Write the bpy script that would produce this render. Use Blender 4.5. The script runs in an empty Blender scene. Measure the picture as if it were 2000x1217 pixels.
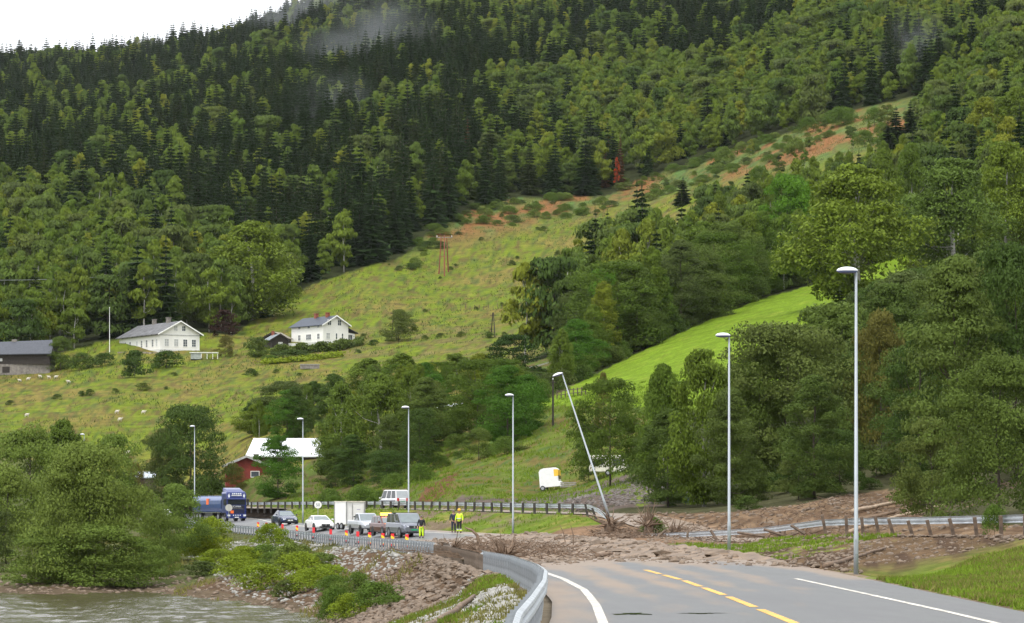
import bpy, bmesh, math, random
import numpy as np
from mathutils import Vector, Matrix
random.seed(7); rng = np.random.default_rng(7)
SC = bpy.context.scene; COL = SC.collection
R = math.radians; PI = math.pi

# ------------------------------------------------------------------ camera, world, sun, exposure
F = 6200.0; CX = 1000.0; HY = 984.0; CH = 2.2          # focal length in photo pixels, horizon row, eye height
cam = bpy.data.cameras.new('camera'); camo = bpy.data.objects.new('camera', cam); COL.objects.link(camo)
cam.sensor_width = 36.0; cam.lens = F / 2000 * 36; cam.shift_y = (HY - 608.5) / 2000
cam.clip_start = 1.0; cam.clip_end = 20000
camo.location = (0, 0, CH); camo.rotation_euler = (R(90), 0, 0); SC.camera = camo
wd = bpy.data.worlds.new('World'); SC.world = wd; wd.use_nodes = True
wn = wd.node_tree; wn.nodes.clear()
sky = wn.nodes.new('ShaderNodeTexSky'); sky.sky_type = 'NISHITA'; sky.sun_disc = False
sky.sun_elevation = R(64); sky.sun_rotation = R(210); sky.dust_density = 5; sky.air_density = 1.2
hs = wn.nodes.new('ShaderNodeHueSaturation'); hs.inputs['Saturation'].default_value = 0.10
bg1 = wn.nodes.new('ShaderNodeBackground'); bg1.inputs[1].default_value = 0.07
bg2 = wn.nodes.new('ShaderNodeBackground'); bg2.inputs[0].default_value = (0.93, 0.96, 1.0, 1); bg2.inputs[1].default_value = 1.0
ad = wn.nodes.new('ShaderNodeAddShader'); wo = wn.nodes.new('ShaderNodeOutputWorld')
wn.links.new(sky.outputs[0], hs.inputs['Color']); wn.links.new(hs.outputs[0], bg1.inputs[0])
wn.links.new(bg1.outputs[0], ad.inputs[0]); wn.links.new(bg2.outputs[0], ad.inputs[1]); wn.links.new(ad.outputs[0], wo.inputs[0])
sl = bpy.data.lights.new('sun', 'SUN'); slo = bpy.data.objects.new('sun', sl); COL.objects.link(slo)
sl.energy = 1.5; sl.angle = R(12); sl.color = (1, 0.96, 0.88)
slo.rotation_euler = (R(26), 0, R(-30)); slo.location = (0, 0, 80)
vs = SC.view_settings; vs.view_transform = 'Standard'; vs.look = 'None'; vs.exposure = 0.42; vs.gamma = 1; vs.use_curve_mapping = False
cy = SC.cycles; cy.use_denoising = True; cy.max_bounces = 5; cy.diffuse_bounces = 3; cy.glossy_bounces = 3
cy.transmission_bounces = 4; cy.transparent_max_bounces = 8; cy.volume_bounces = 0; cy.volume_step_rate = 4; cy.volume_max_steps = 96

# ------------------------------------------------------------------ helpers
def lin(h):
    h = h.lstrip('#'); c = [int(h[i:i+2], 16) / 255 for i in (0, 2, 4)]
    return tuple((x / 12.92 if x <= .04045 else ((x + .055) / 1.055) ** 2.4) for x in c) + (1,)
_m = {}
def mat(name, col, rough=.6, metal=0, var=.25, scale=3.0, bump=0.0, bscale=20.0, spec=.5, emit=0, coat=0):
    if name in _m: return _m[name]
    m = bpy.data.materials.new(name); m.use_nodes = True; nt = m.node_tree; b = nt.nodes['Principled BSDF']
    b.inputs['Roughness'].default_value = rough; b.inputs['Metallic'].default_value = metal
    b.inputs['Specular IOR Level'].default_value = spec; b.inputs['Coat Weight'].default_value = coat
    tc = nt.nodes.new('ShaderNodeTexCoord'); nz = nt.nodes.new('ShaderNodeTexNoise'); nz.inputs['Scale'].default_value = scale; nz.inputs['Detail'].default_value = 6
    nt.links.new(tc.outputs['Object'], nz.inputs['Vector'])
    mx = nt.nodes.new('ShaderNodeMix'); mx.data_type = 'RGBA'
    c = tuple(col[:3]); mx.inputs[6].default_value = tuple(x * (1 - var) for x in c) + (1,); mx.inputs[7].default_value = tuple(min(1, x * (1 + var)) for x in c) + (1,)
    cr = nt.nodes.new('ShaderNodeMapRange'); cr.inputs[1].default_value = .3; cr.inputs[2].default_value = .7
    nt.links.new(nz.outputs[0], cr.inputs[0]); nt.links.new(cr.outputs[0], mx.inputs[0]); nt.links.new(mx.outputs[2], b.inputs['Base Color'])
    if bump:
        n2 = nt.nodes.new('ShaderNodeTexNoise'); n2.inputs['Scale'].default_value = bscale; n2.inputs['Detail'].default_value = 5
        nt.links.new(tc.outputs['Object'], n2.inputs['Vector']); bp = nt.nodes.new('ShaderNodeBump'); bp.inputs['Strength'].default_value = bump
        bp.inputs['Distance'].default_value = .05; nt.links.new(n2.outputs[0], bp.inputs['Height']); nt.links.new(bp.outputs[0], b.inputs['Normal'])
    if emit:
        b.inputs['Emission Color'].default_value = c + (1,); b.inputs['Emission Strength'].default_value = emit
    _m[name] = m; return m
def leafmat(name, cols, tr=.25, nscale=.35):
    m = bpy.data.materials.new(name); m.use_nodes = True; nt = m.node_tree; nt.nodes.clear()
    N = nt.nodes.new; L = nt.links.new
    out = N('ShaderNodeOutputMaterial'); oi = N('ShaderNodeObjectInfo'); tc = N('ShaderNodeTexCoord')
    nz = N('ShaderNodeTexNoise'); nz.inputs['Scale'].default_value = nscale; nz.inputs['Detail'].default_value = 8; nz.inputs['Roughness'].default_value = .75
    L(tc.outputs['Object'], nz.inputs['Vector'])
    ramp = N('ShaderNodeValToRGB'); e = ramp.color_ramp.elements
    e[0].position = 0; e[0].color = cols[0] + (1,); e[1].position = 1; e[1].color = cols[-1] + (1,)
    for i, c in enumerate(cols[1:-1]):
        x = e.new((i + 1) / (len(cols) - 1)); x.color = c + (1,)
    L(oi.outputs['Random'], ramp.inputs[0])
    mr = N('ShaderNodeMapRange'); mr.inputs[1].default_value = .3; mr.inputs[2].default_value = .7; mr.inputs[3].default_value = .62; mr.inputs[4].default_value = 1.4
    L(nz.outputs[0], mr.inputs[0])
    vm = N('ShaderNodeVectorMath'); vm.operation = 'SCALE'; L(ramp.outputs[0], vm.inputs[0]); L(mr.outputs[0], vm.inputs[3])
    d = N('ShaderNodeBsdfPrincipled'); d.inputs['Roughness'].default_value = .55; d.inputs['Specular IOR Level'].default_value = .05
    t = N('ShaderNodeBsdfTranslucent'); mi = N('ShaderNodeMixShader'); mi.inputs[0].default_value = tr
    L(vm.outputs[0], d.inputs['Base Color']); L(vm.outputs[0], t.inputs['Color']); L(d.outputs[0], mi.inputs[1]); L(t.outputs[0], mi.inputs[2]); L(mi.outputs[0], out.inputs[0])
    return m
def mkmesh(name, V, Fc, mats, midx=None, smooth=False):
    me = bpy.data.meshes.new(name); V = np.asarray(V, np.float32).reshape(-1, 3)
    if isinstance(Fc, np.ndarray):
        n, k = Fc.shape
        me.vertices.add(len(V)); me.vertices.foreach_set('co', V.ravel()); me.loops.add(n * k); me.loops.foreach_set('vertex_index', Fc.astype(np.int32).ravel())
        me.polygons.add(n); me.polygons.foreach_set('loop_start', np.arange(0, n * k, k, dtype=np.int32))
        me.update(calc_edges=True)
    else:
        me.from_pydata(V.tolist(), [], Fc); me.update()
    for m in (mats if isinstance(mats, (list, tuple)) else [mats]): me.materials.append(m)
    if midx is not None: me.polygons.foreach_set('material_index', np.asarray(midx, np.int32))
    if smooth: me.polygons.foreach_set('use_smooth', np.ones(len(me.polygons), bool))
    return me
def link(name, me, parent=None, loc=None, rot=None):
    o = bpy.data.objects.new(name, me); COL.objects.link(o)
    if parent is not None: o.parent = parent
    if loc is not None: o.location = loc
    if rot is not None: o.rotation_euler = rot
    return o
def tag(o, label, cat=None, group=None):
    o['label'] = label
    if cat: o['category'] = cat
    if group: o['group'] = group
    return o
def thing(name, label, cat, loc=(0, 0, 0), rz=0, group=None, rx=0, ry=0):
    o = link(name, None); o.location = loc; o.rotation_euler = (rx, ry, rz); o.empty_display_size = .2
    return tag(o, label, cat, group)
def struct(o, kind='structure'):
    o['kind'] = kind; return o
class MB:
    def __init__(s): s.v = []; s.f = []; s.m = []; s.mi = 0
    def add(s, V, Fs):
        b = len(s.v); s.v += [tuple(p) for p in V]; s.f += [tuple(i + b for i in f) for f in Fs]; s.m += [s.mi] * len(Fs); return s
    def box(s, x0, x1, y0, y1, z0, z1, M=None):
        V = [Vector((x, y, z)) for x in (x0, x1) for y in (y0, y1) for z in (z0, z1)]
        if M is not None: V = [M @ p for p in V]
        return s.add(V, [(0, 1, 3, 2), (4, 6, 7, 5), (0, 4, 5, 1), (2, 3, 7, 6), (0, 2, 6, 4), (1, 5, 7, 3)])
    def hexa(s, b, t):   # bottom 4 pts, top 4 pts, both ccw
        return s.add(list(b) + list(t), [(3, 2, 1, 0), (4, 5, 6, 7), (0, 1, 5, 4), (1, 2, 6, 5), (2, 3, 7, 6), (3, 0, 4, 7)])
    def tube(s, pts, rad, n=8, cap=True):
        P = [Vector(p) for p in pts]; rr = rad if isinstance(rad, (list, tuple)) else [rad] * len(P); V = []; up = None
        for i, p in enumerate(P):
            d = (P[min(i + 1, len(P) - 1)] - P[max(i - 1, 0)]); d = d.normalized() if d.length > 1e-9 else Vector((0, 0, 1))
            a = d.cross(Vector((0, 0, 1)) if abs(d.z) < .9 else Vector((1, 0, 0))).normalized()
            if up is not None: a = (up - d * up.dot(d)); a = a.normalized() if a.length > 1e-6 else up
            up = a; b = d.cross(a)
            V += [p + (a * math.cos(2 * PI * k / n) + b * math.sin(2 * PI * k / n)) * rr[i] for k in range(n)]
        Fs = [(i * n + k, i * n + (k + 1) % n, (i + 1) * n + (k + 1) % n, (i + 1) * n + k) for i in range(len(P) - 1) for k in range(n)]
        if cap: Fs += [tuple(range(n - 1, -1, -1)), tuple((len(P) - 1) * n + k for k in range(n))]
        return s.add(V, Fs)
    def cyl(s, c, ax, r, l, n=16):   # centred cylinder along axis
        c = Vector(c); ax = Vector(ax).normalized(); return s.tube([c - ax * l / 2, c + ax * l / 2], r, n)
    def loft(s, rings):
        n = len(rings[0]); V = [p for r in rings for p in r]
        Fs = [(i * n + k, i * n + (k + 1) % n, (i + 1) * n + (k + 1) % n, (i + 1) * n + k) for i in range(len(rings) - 1) for k in range(n)]
        Fs += [tuple(range(n - 1, -1, -1)), tuple((len(rings) - 1) * n + k for k in range(n))]
        return s.add(V, Fs)
    def mesh(s, name, mats, smooth=False): return mkmesh(name, s.v, s.f, mats, s.m, smooth)
    def obj(s, name, mats, parent=None, smooth=False, bevel=0, loc=None, rot=None):
        o = link(name, s.mesh(name, mats, smooth), parent, loc, rot)
        if bevel:
            md = o.modifiers.new('b', 'BEVEL'); md.width = bevel; md.segments = 2; md.limit_method = 'ANGLE'
        return o
def hsh(i, j, s):
    x = np.sin(i * 127.1 + j * 311.7 + s * 74.7) * 43758.5453; return x - np.floor(x)
def vnoise(x, y, s=0):
    xi = np.floor(x); yi = np.floor(y); fx = x - xi; fy = y - yi; fx = fx * fx * (3 - 2 * fx); fy = fy * fy * (3 - 2 * fy)
    a = hsh(xi, yi, s); b = hsh(xi + 1, yi, s); c = hsh(xi, yi + 1, s); d = hsh(xi + 1, yi + 1, s)
    return (a * (1 - fx) + b * fx) * (1 - fy) + (c * (1 - fx) + d * fx) * fy
def fbm(x, y, s=0, o=4):
    r = 0; a = .5
    for k in range(o): r = r + a * vnoise(x * 2 ** k + 17 * k, y * 2 ** k - 9 * k, s + k); a *= .5
    return r / (1 - .5 ** o)
def inpoly(px, py, poly):
    px = np.asarray(px, float); py = np.asarray(py, float); c = np.zeros(px.shape, bool); n = len(poly)
    for i in range(n):
        x0, y0 = poly[i]; x1, y1 = poly[(i + 1) % n]
        if y0 == y1: continue
        c ^= ((y0 > py) != (y1 > py)) & (px < (x1 - x0) * (py - y0) / (y1 - y0) + x0)
    return c
def sst(a, b, x): t = np.clip((x - a) / (b - a), 0, 1); return t * t * (3 - 2 * t)

# ------------------------------------------------------------------ roads and terrain as functions of the ground position
def tab(rows): a = np.array(rows, float); return lambda y: np.interp(y, a[:, 0], a[:, 1])
XL = tab([(10, -.4), (44.7, .03), (53, .28), (65, .59), (76, .74), (87.5, .62), (110, 0), (133, -1.27), (172, -3.5), (184, -4.7), (204, -7.2), (230, -11), (264, -16.4), (285, -20.6), (306, -25.3), (326, -30), (346, -34), (390, -41.5), (450, -54), (520, -72), (700, -125)])
XR = tab([(10, 9.5), (44, 10.2), (66, 10.7), (106, 11), (130, 10.5), (152, 9.3), (180, 7), (200, 4.6), (235, -.3), (268, -9.0), (300, -18.1), (315, -20.8), (350, -25.5), (390, -30), (450, -43), (520, -61), (700, -114)])
HL = tab([(30, 2.25), (80, 2.35), (130, 2.7), (180, 2.95), (230, 3.15), (262, 3.2), (285, 3.05), (320, 2.85), (400, 2.6), (450, 2.2), (520, 1.9), (700, 0)])
HR = tab([(30, 2.2), (66, 2.26), (108, 2.33), (150, 2.38), (235, 2.25), (268, 2.1), (300, 1.95), (390, 1.8), (450, 1.3), (520, 1.0), (700, -1)])
XC = tab([(10, 5.2), (60, 5.4), (100, 5.38), (120, 5.0), (150, 3.9), (190, .4), (235, -6.2), (268, -13), (300, -20.5), (350, -29.8), (390, -36), (450, -48.5), (520, -66.5), (700, -120)])
XL2 = tab([(60, 21.5), (100, 21.3), (125, 20.2), (138, 18.9), (150, 17.4), (163, 16), (188, 12.7), (214, 8.6), (228, 6.9), (240, 5.2), (262, .05), (285, -4.6), (310, -10.1), (335, -16.2), (365, -24.1), (395, -32.5), (450, -46.5), (520, -65.5), (700, -119)])
H2 = tab([(60, .9), (100, 1.1), (125, 1.25), (138, 1.4), (150, 1.5), (163, 1.72), (175, 2.05), (188, 2.25), (205, 2.1), (214, 1.75), (228, 1.15), (240, .78), (262, .71), (285, .6), (310, .55), (335, .49), (365, .53), (395, .57), (450, .3), (520, 0), (700, -3)])
def road_z(X, Y):
    t = np.clip((X - XL(Y)) / (XR(Y) - XL(Y)), 0, 1); return CH - (HL(Y) * (1 - t) + HR(Y) * t)
# control points: (X, Y, drop below the eye)
C1 = [(-2, 60, 2.9), (-6, 60, 4.6), (-10, 60, 6.2), (-14, 60, 7.2), (-40, 60, 8.5), (-3, 120, 3.9), (-6, 120, 5), (-9, 120, 6.3), (-12, 120, 7.2), (-40, 120, 8.5), (-7, 170, 5.1), (-9.9, 170, 6.4), (-13, 170, 7.2), (-40, 175, 8.2),
      (-10, 193, 4.9), (-13.7, 193, 6.4), (-18, 195, 7.2), (-15, 219, 4.6), (-21.2, 219, 6.35), (-26, 214, 7), (-20, 250, 4.3), (-27.3, 232, 6.35), (-36.8, 229, 6.4), (-60, 229, 6.4), (-100, 232, 6.4), (-45, 220, 7.3), (-80, 218, 7.4), (-35, 245, 5.2), (-50, 250, 5.4), (-40, 300, 4.2), (-60, 300, 4.4), (-40, 330, 3.8), (-60, 380, 3.2), (-100, 300, 4.2), (-80, 400, 2.8),
      (-100, 170, 8.5), (-100, 60, 8.5), (-50, 420, 2.6), (-65, 440, 2.0),
      (13, 70, 2.45), (13, 108, 2.55), (17, 90, 1.9), (20, 80, 1.2), (28, 80, .7), (45, 90, -1), (28, 125, 1.0), (36, 135, .2), (50, 150, -2), (30, 170, .9), (24, 195, .8), (20, 215, .6), (70, 100, -4), (70, 180, -8),
      (12.2, 140, 2.3), (14, 150, 1.9), (9.5, 190, 2.0)]
C2 = [(1750, 965, 235), (1600, 985, 215), (1450, 1000, 224), (1300, 1003, 238), (1150, 968, 275), (950, 988, 302), (1250, 950, 290), (1075, 957, 340), (1195, 953, 305), (1320, 984, 262), (1000, 975, 318), (1850, 980, 205), (2000, 960, 190), (1500, 960, 262), (1400, 975, 262),
      (1050, 900, 375), (1050, 800, 450), (900, 905, 405), (900, 800, 490), (820, 952, 352), (900, 972, 325), (700, 962, 405), (600, 955, 435), (480, 965, 440), (440, 945, 462), (290, 940, 520), (100, 962, 480), (0, 962, 480), (-300, 962, 480),
      (1100, 790, 440), (1180, 732, 520), (1300, 760, 430), (1300, 640, 590), (1450, 590, 620), (1560, 558, 650), (1450, 690, 470), (1560, 700, 420), (1600, 850, 300), (1300, 880, 330), (1430, 860, 320),
      (1780, 490, 700), (1850, 700, 350), (1900, 850, 250), (2000, 500, 600), (2000, 800, 250), (1750, 560, 560),
      (1100, 690, 640), (1000, 700, 680), (850, 745, 640), (700, 795, 560), (500, 862, 520), (300, 900, 500), (100, 915, 500), (0, 900, 510), (-300, 900, 510),
      (0, 735, 775), (100, 733, 772), (-200, 740, 775), (200, 800, 650), (0, 810, 650), (400, 762, 700), (500, 705, 770), (620, 673, 810), (680, 668, 812), (350, 691, 795), (240, 694, 792), (300, 719, 770), (400, 706, 780),
      (700, 620, 880), (860, 540, 1020), (700, 556, 980), (600, 565, 1000), (470, 655, 860), (1000, 560, 960), (1100, 480, 1080), (1000, 400, 1220), (1200, 440, 1130), (1250, 365, 1270), (1400, 305, 1290), (1600, 228, 1280), (1800, 187, 1260), (1000, 640, 800), (1270, 520, 900), (1400, 450, 900), (1560, 400, 900),
      (300, 600, 930), (300, 500, 1080), (300, 400, 1290), (300, 300, 1600), (300, 200, 2150), (300, 118, 2900), (300, 170, 3900), (0, 640, 900), (0, 500, 1120), (0, 400, 1330), (0, 300, 1650), (0, 200, 2200), (0, 142, 2900), (0, 200, 4000),
      (600, 450, 1180), (600, 300, 1450), (600, 200, 1750), (600, 110, 2250), (600, 42, 2900), (600, 70, 4000),
      (1000, 300, 1400), (1000, 200, 1620), (1000, 100, 1920), (1000, 0, 2300), (1000, -160, 2900), (1000, -260, 4000), (800, 400, 1200),
      (1400, 200, 1480), (1400, 100, 1700), (1400, 0, 2000), (1400, -160, 2600), (1700, 150, 1400), (1700, 50, 1700), (1700, 0, 1880), (1700, -150, 2500), (1700, -300, 4000),
      (2000, 150, 1200), (2000, 60, 1450), (2000, 0, 1700), (2000, -200, 2500), (2000, -350, 4000), (1800, 420, 800), (1900, 300, 950), (2000, 300, 860)]
cp = []
for X, Y, h in C1: cp.append((CX + X / Y * F, HY + h / Y * F, Y))
for yy in list(range(60, 150, 15)) + list(range(150, 521, 18)):
    cp.append((CX + XL(yy) / yy * F, HY + HL(yy) / yy * F, yy)); cp.append((CX + XR(yy) / yy * F, HY + HR(yy) / yy * F, yy))
    if yy > 95: cp.append((CX + XL2(yy) / yy * F, HY + H2(yy) / yy * F, yy)); cp.append((CX + (XL2(yy) + 5.4) / yy * F, HY + (H2(yy) - .05) / yy * F, yy))
cp += C2
for p in C2:
    if p[0] == 0: cp.append((-1100, p[1] + 40 if p[2] > 700 else p[1], p[2]))
    if p[0] == 2000: cp.append((3100, p[1] - 250, p[2]))
cp = np.array(cp, float)
def wsp(px, Y): return np.stack([px / 260.0, 4.6 * np.log(Y)], -1)
def _phi(r): return np.sqrt(r * r + .03)
_P = wsp(cp[:, 0], cp[:, 2])
_A = _phi(np.linalg.norm(_P[:, None] - _P[None], axis=-1)) ; _n = len(cp)
_A[np.arange(_n), np.arange(_n)] -= .02
_B = np.zeros((_n + 3, _n + 3)); _B[:_n, :_n] = _A; _B[:_n, _n] = 1; _B[_n, :_n] = 1; _B[:_n, _n + 1:] = _P; _B[_n + 1:, :_n] = _P.T
_w = np.linalg.solve(_B, np.concatenate([cp[:, 1], np.zeros(3)]))
def base_y(px, Y):
    q = wsp(px, Y); out = np.empty(len(q))
    for i in range(0, len(q), 20000):
        s = q[i:i + 20000]; out[i:i + 20000] = _phi(np.linalg.norm(s[:, None] - _P[None], axis=-1)) @ _w[:_n] + _w[_n] + s @ _w[_n + 1:]
    return out
def ground(X, Y, detail=True, road=True):
    X = np.atleast_1d(np.asarray(X, float)); Y = np.atleast_1d(np.asarray(Y, float)); sh = X.shape; X = X.ravel(); Y = Y.ravel()
    Yc = np.maximum(Y, 60); px = np.clip(CX + X / Yc * F, -1600, 3600)
    z = CH - (base_y(px, Yc) - HY) / F * Yc
    if detail:
        amp = .08 + .5 * sst(330, 900, Y)
        z = z + amp * (fbm(X * .25, Y * .18, 3) - .5) * 1.6 + .05 * (fbm(X * 1.3, Y * 1.3, 9) - .5)
        z = z + 1.3 * sst(500, 900, Y) * (fbm(X * .05, Y * .03, 5, 3) - .5)
    # side road
    x2 = XL2(Y); z2 = CH - H2(Y); d = np.maximum(x2 - .5 - X, X - (x2 + 5.6)); w = (1 - sst(0, 2.2, d)) * sst(96, 104, Y) * (1 - sst(500, 535, Y))
    z = z * (1 - w) + (z2 - (.07 if road else 0)) * w
    # main road
    zr = road_z(X, Y); d = np.maximum(XL(Y) - .35 - X, X - (XR(Y) + .25)); w = 1 - sst(0, 1.6, d)
    w = w * (1 - sst(500, 535, Y))
    z = z * (1 - w) + (zr - (.07 if road else 0)) * w
    return z.reshape(sh)
_Ys = np.exp(np.linspace(math.log(44), math.log(4200), 1800))
def hit(px, py, detail=True, ymin=44):
    """ground point seen at a pixel (used only to lay things out where they really stand)"""
    X = (px - CX) / F * _Ys; g = ground(X, _Ys, detail, False); r = CH + (HY - py) / F * _Ys
    k = np.nonzero((g >= r) & (_Ys > ymin))[0]
    i = k[0] if len(k) else len(_Ys) - 1
    return Vector((X[i], _Ys[i], g[i]))
def at(px, Y): X = (px - CX) / F * Y; return Vector((X, Y, float(ground(X, Y, True, False)[0])))
def rowof(z, Y): return HY - (z - CH) / Y * F

# ------------------------------------------------------------------ terrain mesh
px = np.concatenate([np.linspace(-1500, -120, 60, endpoint=False), np.linspace(-120, 2120, 375), np.linspace(2160, 3500, 60)])
Ya = np.concatenate([np.linspace(8, 58, 14), np.exp(np.linspace(math.log(60), math.log(4300), 560))])
PX, YY = np.meshgrid(px, Ya); Yc = np.maximum(YY, 60); XX = (PX - CX) / F * Yc
ZZ = ground(XX, YY)
sy = rowof(ZZ, Yc)
nr, nc = PX.shape
idx = np.arange(nr * nc).reshape(nr, nc)
quads = np.stack([idx[:-1, :-1], idx[:-1, 1:], idx[1:, 1:], idx[1:, :-1]], -1).reshape(-1, 4)
MEADOW = [(-1500, 705), (60, 702), (200, 668), (400, 650), (455, 655), (530, 600), (600, 560), (700, 525), (790, 500), (850, 445), (940, 402), (1000, 388), (1100, 385), (1180, 385), (1250, 352), (1400, 305), (1500, 272), (1640, 222), (1800, 184), (1840, 200), (1740, 300), (1640, 350), (1500, 360), (1360, 400), (1290, 470), (1250, 520), (1110, 600), (1080, 680), (1040, 700), (950, 745), (840, 800), (700, 850), (560, 925), (300, 945), (0, 965), (-1500, 965)]
FIELD = [(1030, 800), (1180, 722), (1350, 640), (1480, 585), (1575, 560), (1700, 520), (1790, 478), (1800, 500), (1640, 640), (1560, 720), (1440, 800), (1300, 800), (1180, 790)]
def ground_color(PX, SY, X, Y, Z):
    n1 = fbm(X * .06, Y * .03, 11); n2 = fbm(X * .3, Y * .12, 12); n3 = fbm(X * 1.2, Y * .5, 13); n4 = fbm(X * .02, Y * .012, 14)
    C = np.zeros(PX.shape + (3,))
    def mix(mask, col):
        m = np.clip(mask, 0, 1)[..., None]; C[:] = C * (1 - m) + np.array(col) * m
    C[:] = (.030, .036, .014)                                           # forest floor
    low_ = (Y < 640) & (X > XL2(Y) + 5); mix(low_ & (PX < 1120), (.075, .105, .022)); mix(low_ & (PX < 1120) & (n3 > .5), (.10, .085, .035))
    mead = inpoly(PX, SY, MEADOW)
    lush = (.118, .155, .014); dry = (.165, .135, .036); oc = (.125, .095, .038)
    mix(mead, lush); mix(mead * sst(.42, .68, n1 * .55 + n2 * .45), dry); mix(mead * .8 * sst(.55, .75, n2 * .5 + n3 * .5), oc)
    mix(mead * .6 * sst(.5, .7, n3), (.075, .11, .02)); mix(mead * .8 * sst(.56, .66, fbm(X * .9, Y * .22, 19)), (.10, .075, .03)); mix(mead * .7 * sst(.62, .7, fbm(X * .7 + 9, Y * .2, 29)), (.05, .08, .02))
    up = mead & (Y > 980) ; rough = sst(470, 420, SY + (PX - 1000) * .22)                    # rough ground with bracken under the wood
    mix(up * rough * .8, (.10, .11, .035)); mix(up * rough * sst(.47, .62, n2), (.075, .125, .035))
    mix(up * rough * sst(.45, .55, n1 * .4 + fbm(X * .12, Y * .05, 21) * .6) * .95, (.20, .092, .038))
    mix(up * rough * sst(.6, .7, n3) * .6, (.06, .07, .03))
    mid = mead & (SY > 640) & (SY < 720) & (PX > 650); mix(mid * sst(.45, .6, n2) * .6, (.13, .115, .045))
    fld = inpoly(PX, SY, FIELD); mix(fld, (.125, .195, .015)); mix(fld * sst(.5, .8, n2 * .6 + n3 * .4) * .6, (.17, .20, .03))
    slope = inpoly(PX, SY, [(800, 860), (900, 800), (1040, 795), (1180, 790), (1300, 800), (1300, 985), (1160, 975), (1090, 970), (980, 985), (820, 985), (820, 950)]) & (Y > 250)
    mix(slope, (.095, .125, .022)); mix(slope * sst(.40, .56, n2 * .5 + n3 * .5), (.12, .095, .032)); mix(slope * sst(.55, .7, n3), (.06, .10, .025))
    mix(inpoly(PX, SY, [(815, 985), (830, 950), (900, 920), (870, 965), (840, 985)]) & (Y > 300), (.11, .055, .03))
    # verge and bank along the main road
    left = X < XL(Y)
    bank = left & (Y < 420); mix(bank, (.10, .11, .04)); mix(bank * sst(.45, .6, n3), (.15, .115, .06)); 
    lft2 = left & (Y > 235) & (Y < 520); mix(lft2 * .8, (.07, .08, .03))
    d = XL(Y) - X
    brown = left & (Y > 105) & (Y < 232); mix(brown * sst(.2, .8, d), (.10, .066, .042)); 
    mix(left & (Y > 60) & (Y < 250) & (CH - Z > 6.1), (.10, .075, .05))
    # between the two roads
    tw = (X > XR(Y)) & (X < XL2(Y) + .2) & (Y > 40) & (Y < 520)
    mix(tw, (.10, .145, .018)); mix(tw * sst(.45, .65, n3 * .6 + n2 * .4), (.17, .16, .04))
    u = (X - XR(Y)) / np.maximum(XL2(Y) - XR(Y), .5)
    mb = tw & (Y > 108) & (Y < 200); w = sst(104, 120, Y - u * 6) * (1 - sst(150, 165, Y) * .0)
    mix(mb * w * .95, (.12, .075, .047)); mix(mb * w * sst(.5, .6, fbm(X * 1.1 - Y * .12, Y * .05, 33)), (.07, .045, .03))
    gp = tw & (Y > 138) & (Y < 168); mix(gp * sst(.45, .6, n3 * .6 + n2 * .4) * (u < .75), (.15, .19, .03))
    mix(tw & (Y > 168) & (Y < 222), (.19, .12, .075))
    mm = tw & (Y > 232) & (Y < 300); mix(mm * sst(.4, .55, fbm(X * .5, Y * .16, 31)) * sst(240, 250, Y), (.15, .115, .075))
    mix((X > XR(Y)) & (X < XR(Y) + .9) & (Y > 60) & (Y < 110) & (n3 > .45), (.22, .17, .12))
    # verge behind the side road
    bh = (X > XL2(Y) + 5.2) & (Y < 262) & (X < XL2(Y) + 60); mix(bh, (.06, .06, .03))
    mud = inpoly(PX, SY, [(1190, 1020), (1240, 1003), (1330, 1003), (1430, 1000), (1560, 986), (1640, 968), (1720, 958), (1785, 955), (1800, 1015), (2050, 1030), (2050, 1060), (1600, 1060)]) & (X > XL2(Y) - .2)
    mix(mud, (.18, .122, .076)); mix(mud * sst(.45, .6, n3), (.11, .070, .044))
    sr = (X > XL2(Y) - .3) & (X < XL2(Y) + 6) & (Y < 520) & (Y > 60); mix(sr * (Y < 245), (.21, .14, .09)); mix(sr * (Y >= 245), (.19, .15, .12))
    mound = inpoly(PX, SY, [(875, 985), (905, 967), (960, 972), (1000, 975), (1060, 968), (1140, 955), (1220, 925), (1290, 935), (1310, 965), (1290, 1000), (1160, 998), (1000, 990)]) & (Y > 258)
    mix(mound * sst(.25, .4, n3), (.105, .082, .070))
    mix(inpoly(PX, SY, [(1225, 975), (1280, 950), (1300, 975), (1250, 990)]) & (Y > 258), (.12, .15, .03))
    mix((X > XL(Y) - .35) & (X < XL(Y) + 1.2) & (Y < 130), (.15, .125, .09))
    C *= (.82 + .36 * fbm(X * 2.2, Y * .9, 41, 2))[..., None]
    return C
COLS = ground_color(PX, sy, XX, YY, ZZ)
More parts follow.
